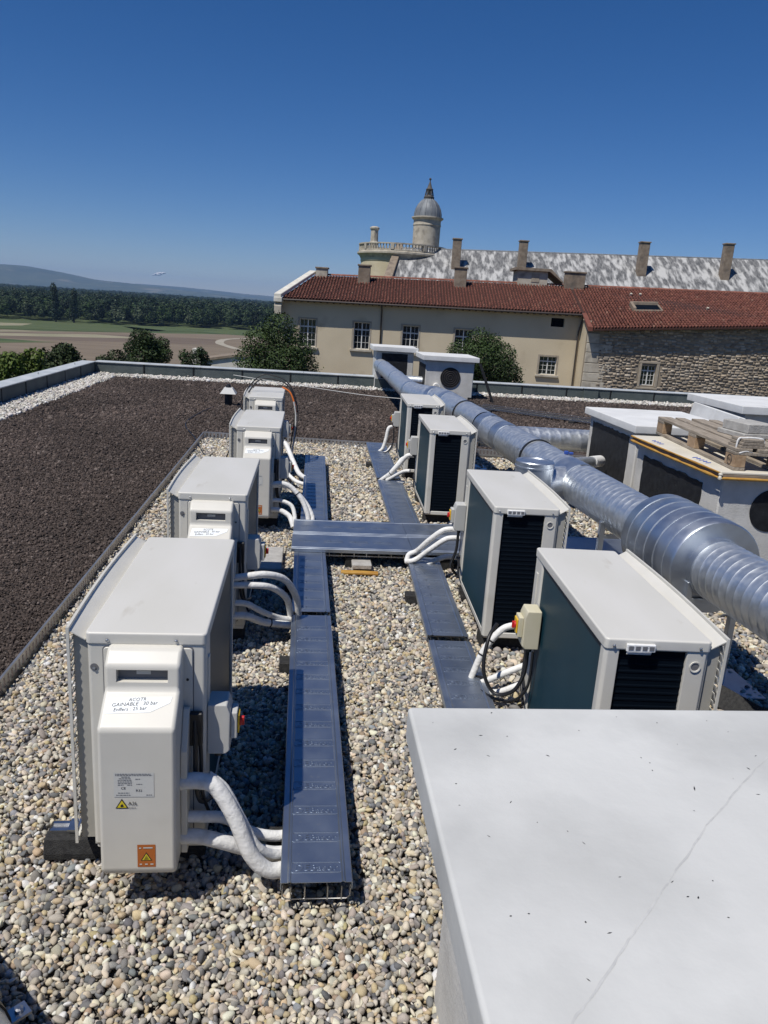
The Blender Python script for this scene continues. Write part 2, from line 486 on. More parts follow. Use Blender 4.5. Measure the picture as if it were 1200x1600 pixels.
# ================================================================== THE SETTING
# ---- valley floor, one sheet to the horizon
def ground_height(x, y):
    d = np.hypot(np.maximum(np.abs(x - 12) - 40, 0), np.maximum(np.abs(y - 30) - 62, 0))
    t = np.clip(d / 170.0, 0, 1)
    t = t * t * (3 - 2 * t)
    return -7.0 - 18.0 * t
def graded(lo, hi, n):
    a = np.linspace(-1, 1, n)
    s = np.sign(a) * (np.abs(a) ** 3)
    return np.where(s < 0, -s * lo, s * hi)
gx = graded(-16000.0, 16000.0, 121); gy = graded(-6000.0, 26000.0, 121)
GX, GY = np.meshgrid(gx, gy + 30)
GZ = ground_height(GX, GY)
v = np.stack([GX, GY, GZ], -1).reshape(-1, 3)
n = 121
ii = np.arange(n * n).reshape(n, n)
f = np.stack([ii[:-1, :-1], ii[:-1, 1:], ii[1:, 1:], ii[1:, :-1]], -1).reshape(-1, 4)
struct(link('ground', raw_mesh('ground', v, f, 'grass', smooth=True)))

def field(poly, z, m):
    mb = MB(); mb.add([(x, y, z) for x, y in poly], [tuple(range(len(poly)))])
    struct(mb.build('field', m))
field([(-420, 300), (-60, 235), (60, 250), (40, 560), (-60, 600), (-160, 500), (-420, 420)], -24.93, 'plough')
field([(-420, 420), (-196, 452), (-112, 507), (-60, 520), (-52, 462), (-120, 425), (-300, 380)], -24.90, 'plough2')
field([(-420, 560), (-246, 611), (-193, 649), (-137, 629), (-105, 600), (-120, 539), (-199, 493), (-420, 470)], -24.87, 'crop')
field([(-260, 548), (-227, 563), (-196, 585), (-191, 550), (-207, 515), (-260, 500)], -24.84, 'pale')
field([(-260, 450), (-189, 467), (-151, 511), (-181, 450), (-260, 436)], -24.84, 'pale')
field([(-179, 444), (-129, 494), (-89, 486), (-167, 426)], -24.85, 'pale')
field([(-300, 395), (-167, 413), (-132, 404), (-124, 406), (-147, 372), (-300, 350)], -24.86, 'grass')
field([(-149, 640), (-86, 690), (-32, 651), (-25, 591), (-87, 604), (-119, 576)], -24.87, 'grass')
# farm track bending through the fields
tp = catmull([Vector(q) for q in ((-22, 590, 0), (-40, 560, 0), (-54, 525, 0), (-53, 480, 0), (-44, 448, 0), (-36, 428, 0), (-20, 410, 0))], 6)[0]
mb = MB(); vv = []
for t, (tt, u, w) in zip(tp, frames(tp)):
    s_ = Vector((-tt.y, tt.x, 0)) * 2.6
    vv += [(t.x - s_.x, t.y - s_.y, -24.80), (t.x + s_.x, t.y + s_.y, -24.80)]
mb.add(vv, [(2 * i, 2 * i + 1, 2 * i + 3, 2 * i + 2) for i in range(len(tp) - 1)])
struct(mb.build('farm_track', 'track'))

# ---- mountains on the far side of the valley
def hill_range(name, base, prof, depth, seed):
    r = np.random.default_rng(seed)
    xs = np.linspace(prof[0][0], prof[-1][0], 260)
    h = np.interp(xs, [p[0] for p in prof], [p[1] for p in prof])
    ph = r.uniform(0, 6.28, 8)
    h = h + sum(np.sin(xs / (900 / (k + 1)) + ph[k]) * 9 / (k + 1) for k in range(8)) * np.clip(h / 100, 0.1, 1)
    V = []
    nj = 26
    for j in range(nj):
        t = j / (nj - 1)
        prof_t = math.sin(min(1, t / 0.62) * math.pi / 2) if t < .62 else math.cos((t - .62) / .38 * math.pi / 2)
        rid = 1 + 0.16 * np.sin(xs / 260 + 3 * t + ph[0]) * (1 - prof_t) + 0.10 * np.sin(xs / 110 - 5 * t + ph[1]) * (1 - prof_t)
        V.append(np.stack([xs, base + depth * t + 0 * xs, -26 + (h + 26) * prof_t * rid], -1))
    V = np.concatenate(V)
    ii = np.arange(nj * 260).reshape(nj, 260)
    F = np.stack([ii[:-1, :-1], ii[:-1, 1:], ii[1:, 1:], ii[1:, :-1]], -1).reshape(-1, 4)
    struct(link(name, raw_mesh(name, V, F, 'hills', smooth=True)))
hill_range('hills', 8200, [(-9000, 225), (-6000, 228), (-4600, 222), (-3620, 205), (-3250, 196), (-2870, 156), (-2500, 112), (-2120, 94), (-1750, 72), (-1380, 52), (-1080, 30), (-630, 8), (0, -10), (3000, -20)], 2300, 3)
hill_range('hills', 11200, [(-9000, 60), (-3600, 80), (-2600, 100), (-2000, 112), (-1500, 106), (-1000, 76), (-300, 42), (600, 30), (2500, 60), (6000, 110)], 2200, 9)

# ---- small fair-weather cloud
mb = MB()
bm = bmesh.new()
for k in range(60):
    a = max(-.55, min(.55, random.gauss(0, .34))); b_ = random.gauss(0, .35)
    r_c = random.uniform(7, 17) * max(.35, 1 - abs(a))
    bmesh.ops.create_icosphere(bm, subdivisions=2, radius=r_c, matrix=Matrix.Translation((a * 130, b_ * 40, a * 26 + random.uniform(-9, 13) * (1 - abs(a)))) @ Matrix.Diagonal((1.5, 1.2, .75, 1)))
me = bpy.data.meshes.new('cloud'); bm.to_mesh(me); bm.free()
cl_m = mat('cloud_white', (0.72, 0.72, 0.72), rough=1.0, spec=0.0)
me.materials.append(cl_m)
cl = link('cloud', me); cl.scale = (1.5, 1.2, 1.5); cl.location = (-2650, 14450, 318)
tag(cl, 'single small white cloud floating above the far blue hills', 'cloud')

# ---- woodland
def leaf_cloud(n, lobes, size, seed, cbase, cvar=0.35, inner=0.55):
    """quads spread through the lobes' volume; returns verts, faces, colours"""
    r = np.random.default_rng(seed)
    lob = np.array(lobes, float)      # x y z rx ry rz
    wt = (lob[:, 3] * lob[:, 4] * lob[:, 5]) ** 0.66
    pick = r.choice(len(lob), n, p=wt / wt.sum())
    d = r.normal(size=(n, 3)); d /= np.linalg.norm(d, axis=1)[:, None]
    rad = inner + (1 - inner) * r.random(n) ** 0.5
    rad *= 1 + 0.10 * r.normal(size=n)
    P = lob[pick, :3] + d * lob[pick, 3:] * rad[:, None]
    nr = d * 0.8 + r.normal(size=(n, 3)) * 0.6 + np.array([0, 0, .25]); nr /= np.linalg.norm(nr, axis=1)[:, None]
    a = np.cross(nr, r.normal(size=(n, 3))); a /= np.linalg.norm(a, axis=1)[:, None] + 1e-9
    b = np.cross(nr, a)
    s = size * r.uniform(0.6, 1.35, n)[:, None]
    V = np.stack([P - a * s, P - b * s * .55, P + a * s, P + b * s * .55], 1).reshape(-1, 3)
    F = np.arange(4 * n).reshape(n, 4)
    lobtone = r.uniform(0.75, 1.25, len(lob))[pick]
    c = np.array(cbase)[None] * (lobtone * (1 + cvar * r.normal(size=n) * .5).clip(.4, 1.8))[:, None]
    return V, F, np.clip(c, 0.004, 0.6)

def crown_lobes(rx, ry, rz, z, n, seed, spread=0.72, top=1.0):
    r = np.random.default_rng(seed)
    L = [(0, 0, z, rx * .7, ry * .7, rz * .7)]
    for k in range(n):
        a = r.uniform(0, 6.283); e = r.uniform(-.75, 1.0)
        ce = math.sqrt(max(0, 1 - e * e))
        s = r.uniform(.24, .42)
        L.append((math.cos(a) * rx * ce * spread, math.sin(a) * ry * ce * spread, z + e * rz * spread * top, rx * s, ry * s, rz * s))
    return L

protos = []
tones = [(0.036, 0.062, 0.022), (0.050, 0.080, 0.030), (0.028, 0.052, 0.022), (0.075, 0.098, 0.052), (0.042, 0.074, 0.020), (0.026, 0.046, 0.020)]
for k in range(6):
    rx = [5.5, 6.5, 5, 4.6, 7, 3.2][k]; rz = [8.5, 9.5, 9, 6.5, 8, 10][k]
    zc = [11, 11.5, 12, 8, 10, 12][k]
    V, F, C = leaf_cloud(900, crown_lobes(rx, rx, rz, zc, 12, 40 + k), 0.75, 60 + k, tones[k])
    protos.append(raw_mesh('woodland_tree_mesh', V, F, 'leaf', cols=C))
wood_coll = proto_collection('woodland_tree', protos)
r = np.random.default_rng(21)
pts = []
def wood_edge(x):     # near edge of the wood
    return np.interp(x, [-420, -246, -193, -137, -105, -32, 60, 400], [590, 622, 655, 650, 690, 700, 690, 640])
for band, (d0, d1, cnt) in enumerate(((0, 60, 760), (60, 260, 2200), (260, 900, 3400), (900, 2600, 3600), (2600, 5200, 2400))):
    x = r.uniform(-420, 420, cnt) * (1 + (d0 + d1) * .5 / 650)
    x = x - 150
    y = wood_edge(x) + r.uniform(d0, d1, cnt)
    keep = r.random(cnt) < (1.0 if band < 2 else 0.92)
    pts.append(np.stack([x, y], -1)[keep])
pts = np.concatenate(pts)
nn = len(pts)
far = np.clip((pts[:, 1] - 700) / 2500, 0, 1)
s = r.uniform(0.84, 1.05, nn) * (1 + far * .12)
front = pts[:, 1] < wood_edge(pts[:, 0]) + 14
s = np.where(front, s * r.uniform(.45, .9, nn), s)
wd = r.uniform(.95, 1.45, nn)
sc = np.stack([s * wd * (1 + far * 1.3), s * wd * (1 + far * 1.3), s], -1)
scatter('woodland', wood_coll, np.column_stack([pts, np.full(nn, -25.2)]), np.column_stack([np.zeros((nn, 2)), r.uniform(0, 6.28, nn)]), sc,
        r.integers(0, 6, nn), np.ones((nn, 3)), 'dark green wood stretching across the valley beyond the fields', 'woodland')

# ---- single trees
def leafy_tree(name, label, cat, base, trunk_h, trunk_r, lobes, n, size, tone, seed, group=None, var=0.4):
    root = thing(name, label, cat, base, group=group)
    rr = random.Random(seed)
    mb = MB()
    zc = lobes[0][2]
    mb.tube([(0, 0, -.3), (rr.uniform(-.1, .1), rr.uniform(-.1, .1), trunk_h * .5), (rr.uniform(-.2, .2), 0, trunk_h), (0, 0, zc)], trunk_r, 10, smooth=4, radii=[trunk_r * 1.3, trunk_r, trunk_r * .8, trunk_r * .35])
    mb.build('trunk', 'bark', root, smooth=60)
    for L in lobes[1:9]:
        b2 = MB()
        b2.tube([(0, 0, trunk_h * .8), ((L[0]) * .4, L[1] * .4, (trunk_h + L[2]) * .5), (L[0], L[1], L[2])], trunk_r * .3, 6, smooth=4, radii=[trunk_r * .5, trunk_r * .3, trunk_r * .1])
        b2.build('limb', 'bark', root, smooth=60)
    V, F, C = leaf_cloud(n, lobes, size, seed, tone, var)
    link('crown', raw_mesh('crown', V, F, 'leaf', cols=C), root)
    return root
G = -7.0
leafy_tree('broadleaf_tree', 'large dark green tree hiding the left corner of the cream building', 'tree', (-1.15, 36.5, G - .62), 3.2, .22,
           [(0, 0, 7.0, 1.5, 1.5, 1.7)] + [(a, b, c + 0.1, q, q, q * .9) for a, b, c, q in ((-.2, -.3, 8.35, .85), (-1.0, -.3, 7.7, .85), (.65, -.3, 7.45, .75), (-1.45, 0, 6.9, .8), (1.05, 0, 6.6, .7), (-1.2, -.7, 6.2, .9), (1.15, -.5, 6.0, .7), (.2, -1, 6.8, 1.0), (0, .9, 6.8, 1.1), (-.5, -1, 5.9, .9), (.7, -.9, 5.7, .85), (.3, .4, 5.2, 1.2))],
           26000, .055, (0.040, 0.068, 0.018), 5)
leafy_tree('broadleaf_tree', 'round dark green tree in front of the cream wall beside the lower window', 'tree', (8.2, 36.0, G), 3.0, .2,
           [(0, 0, 6.8, 1.3, 1.3, 1.3)] + [(a, b, c, q, q, q * .85) for a, b, c, q in ((-.35, -.2, 7.95, .62), (.25, 0, 7.75, .6), (-1.15, -.2, 7.35, .65), (.85, -.2, 7.3, .65), (-.4, -.9, 7.2, .8), (.6, -.9, 6.7, .8), (1.3, -.2, 6.5, .6), (1.55, 0, 6.0, .5), (-1.0, -.6, 6.4, .8), (0, .8, 6.7, 1.0), (.3, .2, 5.4, 1.3), (1.2, -.3, 5.7, .7))],
           24000, .052, (0.038, 0.064, 0.018), 6)
leafy_tree('broadleaf_tree', 'rounded dark tree standing alone beyond the far parapet before the fields', 'tree', (-9.25, 46.5, G - .65), 2.6, .2,
           crown_lobes(1.5, 1.5, 1.55, 6.1, 13, 71), 13000, .065, (0.030, 0.050, 0.016), 7)
leafy_tree('slender_tree', 'thin dark sapling beside the small white outbuilding', 'tree', (-6.6, 46.5, G), 3.0, .1,
           crown_lobes(1.0, 1.0, 1.1, 5.2, 9, 72), 2600, .08, (0.030, 0.050, 0.018), 8)
leafy_tree('shrub', 'small low shrub behind the far corner of the parapet', 'shrub', (-8.6, 34.0, G), 2.6, .07,
           crown_lobes(.7, .7, .8, 5.3, 8, 73), 1800, .06, (0.032, 0.050, 0.02), 9)
bush_lab = ('bright yellow green tree crowding against the left parapet', 'dark tree with pointed tops behind the left parapet', 'tallest dark tree at the outer end of the left parapet', 'bushy olive tree beside the parapet corner')
for k, (x, y, zc, rx, rz, tone, n) in enumerate(((-9.55, 27.5, 5.75, 1.35, 1.4, (0.085, 0.125, 0.022), 8000), (-9.9, 33.0, 5.65, 1.35, 1.2, (0.034, 0.052, 0.018), 7000), (-12.2, 29.5, 6.1, 1.2, 1.6, (0.028, 0.046, 0.016), 6000), (-8.75, 36.0, 5.45, 1.1, 1.0, (0.040, 0.054, 0.022), 4500))):
    leafy_tree('leafy_tree', bush_lab[k], 'tree', (x, y, G), 2.8, .12, crown_lobes(rx, rx, rz, zc, 13, 90 + k), n, .07, tone, 100 + k, group='trees outside the left parapet')
# a pair of tall poplars at the edge of the wood
for k, (x, y) in enumerate(((-196, 638), (-183, 640))):
    leafy_tree('poplar_tree', ('taller of the two narrow dark poplars at the wood edge', 'shorter of the two narrow dark poplars at the wood edge')[k], 'tree', (x, y, -25), 8, .6,
               [(0, 0, 15, 3.0, 3.0, 12)] + [(random.uniform(-1.2, 1.2), random.uniform(-1, 1), 5 + 2.6 * q, 2.2, 2.2, 4) for q in range(9)], 2600, .6, (0.018, 0.034, 0.016), 130 + k, group='pair of poplars').scale = (1, 1, 1 - .12 * k)

# small white outbuilding down the slope
ob = thing('outbuilding', 'small white outbuilding with a square chimney post seen between the trees', 'outbuilding', (-4.9, 52.0, G), R(-6))
MB().prism([(-2.2, 0), (2.6, 0), (2.6, 5.5), (0.2, 5.35), (-2.2, 4.9)], 'y', 0, 4).build('wall', 'stone_wh', ob)
MB().prism([(-2.25, 4.9), (0.2, 5.36), (2.65, 5.51), (2.65, 5.63), (0.2, 5.5), (-2.25, 5.05)], 'y', -.12, 4.1).build('roof_edge', 'stone_br', ob)
MB().box(-2.55, -2.0, -.35, .25, 0, 5.75).build('chimney', 'stone_wh', ob, bevel=.02)

# ---- the flat-roofed building we stand on
bl = thing('roof_building', 'flat roofed building carrying the gravel terrace and all the machinery', 'building')
MB().box(-5.75, 16, -8, 20.95, -7.2, -.05).build('wall', 'facade', bl)
def sheet(name, x0, x1, y0, y1, z, m, parent=None):
    mb = MB(); mb.quad((x0, y0, z), (x1, y0, z), (x1, y1, z), (x0, y1, z))
    return mb.build(name, m, parent)
struct(sheet('roof_surface', -5.42, 15.9, -7.9, 20.62, -.03, 'gravel_bed'))
struct(sheet('substrate_bed', -4.74, -1.56, -7.8, 19.95, .0, 'substrate'))
mbs = MB(); mbs.add([(-1.56, 11.92, 0), (2.6, 11.5, 0), (5.7, 11.1, 0), (15.8, 10.2, 0), (15.8, 19.9, 0), (-1.56, 19.95, 0)], [(0, 1, 2, 3, 4, 5)])
struct(mbs.build('substrate_bed', 'substrate'))

court = MB(); court.add([(-9, 21.2, -6.93), (60, 21.2, -6.93), (60, 57, -6.93), (-4, 66, -6.93)], [(0, 1, 2, 3)])  # unseen ground sheet added to bounce warm light onto the castle walls
struct(court.build('court_bounce_sheet', 'court'))
# ---- parapets
def parapet(label, loc, rz, length, flip):
    root = thing('parapet', label, 'parapet', loc, rz)
    n = int(length / 1.19)
    me = None
    MB().box(0, length, 0.02, .30, -.05, .27).build('core', 'slate_mem', root)
    w = length / n
    for k in range(n):
        mb = MB()
        j = 0.006 * ((k * 7) % 3)
        mb.prism([(k * w + .004, -.04), (k * w + w - .012, -.04), (k * w + w - .012, .292), (k * w + .004, .292)], 'y', -.002 - j * .4, .012 + j)
        pnl = mb.build('membrane_panel', 'slate_mem', root, bevel=.003, segs=1)
        MB().box(k * w + w - .045, k * w + w - .018, -.014, .0, -.03, .288).build('lap_joint', 'bitumen', pnl)
    cn = max(2, int(length / 2.4)); cw = length / cn
    for k in range(cn):
        MB().prism([(-.025, .285), (-.025, .302), (.0, .307), (.30, .312), (.33, .306), (.33, .275), (.30, .288), (.0, .292)], 'x', k * cw + .003, (k + 1) * cw - .003).build('coping', 'coping', root)
        for q in (0, .03):
            MB().box(k * cw + cw * .5 + q, k * cw + cw * .5 + q + .006, .12, .13, .305, .35).build('coping_clip', 'wire', root)
    return root
parapet('slate grey membrane parapet with pale coping running along the far edge of the roof', (-5.42, 20.62, 0), 0, 21.3, 0)
parapet('slate grey membrane parapet with pale coping running along the left edge of the roof', (-5.42, -7.9, 0), R(90), 28.5, 1)
pr = thing('parapet_pier', 'short slate grey pier standing proud of the far parapet', 'pier', (7.75, 20.5, 0))
MB().box(-.2, .2, 0, .1, -.03, .30).build('pier', 'slate_mem', pr, bevel=.01)
MB().box(-.22, .22, -.02, .1, .302, .312).build('pier_cap', 'coping', pr)

# ---- aluminium edging strip between gravel and substrate
def edging(label, pts):
    root = thing('gravel_edging', label, 'edging')
    pts = [Vector(p) for p in pts]
    for a, b in zip(pts[:-1], pts[1:]):
        d = (b - a); L = d.length; d.normalize(); nrm = Vector((-d.y, d.x, 0))
        mb = MB()
        def P(t, w, z): return tuple(a + d * t + nrm * w + Vector((0, 0, z)))
        n_ = int(L / .055)
        w = L / n_
        vs = [P(0, 0, -.02), P(L, 0, -.02), P(L, 0, .012), P(0, 0, .012), P(0, 0, .068), P(L, 0, .068), P(L, 0, .082), P(0, 0, .082), P(0, .012, .084), P(L, .012, .084)]
        mb.add(vs, [(0, 1, 2, 3), (4, 5, 6, 7), (7, 6, 9, 8)])
        for k in range(n_):
            t0, t1 = k * w, k * w + w * .62
            mb.add([P(t0, 0, .012), P(t1, 0, .012), P(t1, 0, .068), P(t0, 0, .068)], [(0, 1, 2, 3)])
        mb.build('slotted_strip', 'edge', root)
edging('slotted metal edging strip between gravel and brown substrate beside the left row of units', [(-1.55, 1.2, 0), (-1.54, 11.9, 0)])
edging('slotted metal edging strip closing the gravel bed at its far end', [(-1.54, 11.92, 0), (2.6, 11.5, 0), (5.7, 11.1, 0)])

# ---- loose pebbles
def pebble_mesh(seed, flat):
    r = random.Random(seed)
    bm = bmesh.new()
    bmesh.ops.create_icosphere(bm, subdivisions=2, radius=1)
    ph = [r.uniform(0, 6.28) for _ in range(6)]
    ex = r.uniform(.72, 1.0)
    for q in bm.verts:
        c = q.co.copy()
        k = 1 + .11 * math.sin(2.1 * c.x + ph[0]) + .10 * math.sin(2.6 * c.y + ph[1]) + .08 * math.sin(3.1 * c.z + ph[2]) + .05 * math.sin(4 * c.x + 3 * c.y + ph[3])
        q.co = Vector((c.x * 1.15 * k, c.y * ex * k, c.z * flat * k))
    for _ in range(3 if seed % 3 else 6):       # worn flats
        nrm = Vector((r.gauss(0, 1), r.gauss(0, 1), r.gauss(0, .7))).normalized()
        lim = r.uniform(.52, .8)
        for q in bm.verts:
            d = q.co.dot(nrm) - lim
            if d > 0: q.co -= nrm * d * .85
    me = bpy.data.meshes.new('pebble_mesh'); bm.to_mesh(me); bm.free()
    me.polygons.foreach_set('use_smooth', [True] * len(me.polygons))
    me.materials.append(M['pebble'])
    return me
peb_coll = proto_collection('pebble_shape', [pebble_mesh(k, .5 + .06 * (k % 5)) for k in range(14)])
PAL = np.array([(.40, .37, .32), (.50, .44, .34), (.26, .25, .235), (.17, .168, .17), (.58, .53, .43), (.42, .34, .22), (.33, .295, .255), (.66, .63, .56), (.11, .112, .118), (.31, .235, .17), (.38, .32, .18), (.22, .235, .25)])
PW = np.array([.18, .15, .12, .09, .11, .08, .10, .05, .04, .03, .02, .03])

def pebbles(name, regions, label, pal, pw, seed, zb=0.0):
    r = np.random.default_rng(seed)
    P, S = [], []
    for x0, x1, y0, y1, sp, rad in regions:
        for layer in range(2):
            xs = np.arange(x0, x1, sp); ys = np.arange(y0, y1, sp)
            X, Y = np.meshgrid(xs, ys)
            X = X.ravel() + r.uniform(-.6, .6, X.size) * sp; Y = Y.ravel() + r.uniform(-.6, .6, Y.size) * sp
            k = (X > x0) & (X < x1) & (Y > y0) & (Y < y1)
            if layer: k &= r.random(len(X)) < .62
            X, Y = X[k], Y[k]
            Z = np.full(len(X), zb - .010 + layer * .85 * rad) + r.normal(size=len(X)) * .3 * rad
            P.append(np.stack([X, Y, Z], -1))
            S.append(rad * np.exp(np.clip(r.normal(size=len(X)) * .27, -.7, .55)))
    P = np.concatenate(P); S = np.concatenate(S); n = len(P)
    sc = S[:, None] * np.stack([r.uniform(.85, 1.3, n), r.uniform(.8, 1.1, n), r.uniform(.75, 1.2, n)], -1)
    rot = np.stack([r.normal(size=n) * .6, r.normal(size=n) * .6, r.uniform(0, 6.283, n)], -1)
    c = 1.30 * pal[r.choice(len(pal), n, p=pw / pw.sum())] * (1 + .13 * r.normal(size=(n, 1))) * (1 + .02 * r.normal(size=(n, 3)))
    scatter(name, peb_coll, P, rot, sc, r.integers(0, 14, n), np.clip(c, .03, .8), label, 'gravel')
    return n
pebbles('gravel', [(-1.53, 1.2, 1.2, 4.4, .0190, .0122), (-1.53, 1.2, 4.4, 7.5, .0225, .0138), (-1.53, 1.9, 7.5, 11.85, .030, .0172), (1.2, 3.6, 1.8, 7.5, .030, .0172), (1.9, 5.0, 7.5, 11.15, .038, .021), (-1.5, .6, .2, 1.2, .034, .019)],
        'bed of rounded grey and beige river pebbles between the two rows of units', PAL, PW, 31)
PAL2 = np.array([(.54, .52, .48), (.46, .44, .40), (.62, .60, .56), (.40, .37, .32), (.30, .285, .26)])
pebbles('white_gravel', [(-5.40, -4.76, 4.5, 20.6, .042, .024), (-4.76, 14, 20.0, 20.6, .045, .026)],
        'strip of pale whitish pebbles along the foot of the parapets', PAL2, np.array([.3, .25, .2, .15, .1]), 33, .01)

# ---- crushed substrate grains
def grain_mesh(seed):
    r = random.Random(seed)
    bm = bmesh.new()
    bmesh.ops.create_icosphere(bm, subdivisions=1, radius=1)
    for q in bm.verts: q.co *= r.uniform(.65, 1.15)
    me = bpy.data.meshes.new('grain_mesh'); bm.to_mesh(me); bm.free()
    me.materials.append(M['grain'])
    return me
gr_coll = proto_collection('grain_shape', [grain_mesh(k) for k in range(6)])
r = np.random.default_rng(44)
P = []; S = []
for x0, x1, y0, y1, dens, rad in ((-4.72, -1.60, .5, 3.0, 2600, .0095), (-4.72, -1.60, 3.0, 6, 5200, .0072), (-4.72, -1.60, 6, 9, 3000, .0092), (-4.72, -1.60, 9, 13, 1600, .0120), (-4.72, -1.6, 13, 19.9, 800, .016), (-1.6, 6, 11.95, 19.9, 700, .0165), (6, 13, 11.4, 19.9, 320, .02)):
    n_ = int((x1 - x0) * (y1 - y0) * dens)
    X, Y = r.uniform(x0, x1, n_), r.uniform(y0, y1, n_)
    P.append(np.stack([X, Y, r.uniform(-.004, .012, n_)], -1)); S.append(rad * np.exp(r.normal(size=n_) * .35))
P = np.concatenate(P); S = np.concatenate(S); n_ = len(P)
gp = np.array([(.070, .052, .044), (.095, .072, .061), (.046, .035, .031), (.125, .098, .083), (.165, .135, .118), (.030, .024, .022)])
c = gp[r.choice(6, n_, p=[.32, .25, .2, .12, .04, .07])] * (1 + .15 * r.normal(size=(n_, 1)))
lum = .72 + .5 * (np.sin(P[:, :1] * 1.7 + np.sin(P[:, 1:2] * 1.1)) * np.sin(P[:, 1:2] * .9 + 1.3) * .5 + .5)
scatter('substrate', gr_coll, P, r.uniform(0, 6.28, (n_, 3)), S[:, None] * r.uniform(.7, 1.3, (n_, 3)), r.integers(0, 6, n_), np.clip(c * lum, .01, .4),
        'dark brown crushed lava substrate spread over the roof around the gravel bed', 'substrate')

# ================================================================== THE CASTLE ACROSS THE COURT
CO = (-2.04, 58.58, 0.0); CR = R(-6.3)
ground_z = -7.1

def wall_cells(x0, x1, z0, z1, holes, y0, y1, topf=None):
    """wall slab with real rectangular openings; holes (xa, xb, za, zb)"""
    xs = sorted({x0, x1, *[h[0] for h in holes], *[h[1] for h in holes]})
    zs = sorted({z0, z1, *[h[2] for h in holes], *[h[3] for h in holes]})
    mb = MB()
    def hole(i, j):
        cx = (xs[i] + xs[i + 1]) / 2; cz = (zs[j] + zs[j + 1]) / 2
        return any(h[0] < cx < h[1] and h[2] < cz < h[3] for h in holes)
    nx, nz = len(xs) - 1, len(zs) - 1
    def top(x, z): return topf(x) if (topf and z == z1) else z
    for i in range(nx):
        for j in range(nz):
            if hole(i, j): continue
            a, b, c, d = xs[i], xs[i + 1], zs[j], zs[j + 1]
            mb.quad((a, y0, c), (b, y0, c), (b, y0, top(b, d)), (a, y0, top(a, d)))
            for (ni, nj, q) in ((i - 1, j, ((a, y0, c), (a, y0, top(a, d)), (a, y1, top(a, d)), (a, y1, c))), (i + 1, j, ((b, y0, top(b, d)), (b, y0, c), (b, y1, c), (b, y1, top(b, d)))),
                                (i, j - 1, ((b, y0, c), (a, y0, c), (a, y1, c), (b, y1, c))), (i, j + 1, ((a, y0, top(a, d)), (b, y0, top(b, d)), (b, y1, top(b, d)), (a, y1, top(a, d))))):
                if ni < 0 or nj < 0 or ni >= nx or nj >= nz or hole(ni, nj): mb.quad(*q)
    return mb

def window(parent, x0, x1, z0, z1, yf, cols=2, rows=4, surround=True, sill=True, depth=.2, dark=False):
    """casement window set in an opening of the wall whose face is at yf"""
    fr = MB(); y = yf + depth
    t = .045
    fr.box(x0, x0 + t, y, y + .07, z0, z1); fr.box(x1 - t, x1, y, y + .07, z0, z1)
    fr.box(x0 + t, x1 - t, y + .002, y + .068, z1 - t, z1); fr.box(x0 + t, x1 - t, y + .002, y + .068, z0, z0 + t)
    w = fr.build('window', 'winwhite', parent)
    xm = (x0 + x1) / 2
    MB().box(xm - .035, xm + .035, y - .012, y + .06, z0 + t, z1 - t).build('mullion', 'winwhite', w)
    mu = MB()
    for side in (0, 1):
        a = x0 + t if side == 0 else xm + .035; b = xm - .035 if side == 0 else x1 - t
        for k in range(1, cols):
            xx = a + (b - a) * k / cols; mu.box(xx - .010, xx + .010, y + .008, y + .05, z0 + t, z1 - t)
        for k in range(1, rows):
            zz = z0 + (z1 - z0) * k / rows; mu.box(a, b, y + .012, y + .046, zz - .011, zz + .011)
    zz = z0 + (z1 - z0) * .72
    if rows >= 4: mu.box(x0 + t, x1 - t, y - .006, y + .056, zz - .025, zz + .025)
    mu.build('muntin', 'winwhite', w)
    gl = MB(); gl.quad((x0 + t, y + .055, z0 + t), (x1 - t, y + .055, z0 + t), (x1 - t, y + .055, z1 - t), (x0 + t, y + .055, z1 - t)); gl.build('pane', 'glass', w)
    bk = MB(); bk.box(x0 - .3, x1 + .3, y + .3, y + .32, z0 - .3, z1 + .3); bk.build('room_shade_sheet', 'coil_dark', w)  # black sheet stands in for the darkness of the unlit room
    if surround:
        s = MB()
        s.box(x0 - .14, x0 - .002, yf - .018, yf + .02, z0, z1 + .12); s.box(x1 + .002, x1 + .10, yf - .018, yf + .02, z0, z1 + .12)
        s.box(x0 - .002, x1 + .002, yf - .017, yf + .02, z1 + .002, z1 + .12)
        s.build('surround', 'winbrown', w)
    if sill:
        MB().box(x0 - .24, x1 + .2, yf - .17, yf + .03, z0 - .17, z0 - .02).build('sill', 'stone', w, bevel=.015)
    return w

# --- roof planes (an old roof whose eaves and ridge are not quite level)
def zr(x): return 4.14 + .0205 * x                     # ridge height
def ze_a(x): return 2.26 + .0118 * x                   # eave of the cream wing
def ze_b(x): return 1.52 + .0745 * (x - 22.0)          # eave of the stone wing
YA, YB, YRID = -.60, -2.95, 5.0
def xl(y): return 0.02 + 1.82 * (y - YA) / (YRID - YA)  # skewed gable line
def roof_z(x, y, wing):
    if wing == 'a':
        return ze_a(x) + (zr(x) - ze_a(x)) * (y - YA) / (YRID - YA)
    return ze_b(x) + (zr(x) - ze_b(x)) * (y - YB) / (YRID - YB)

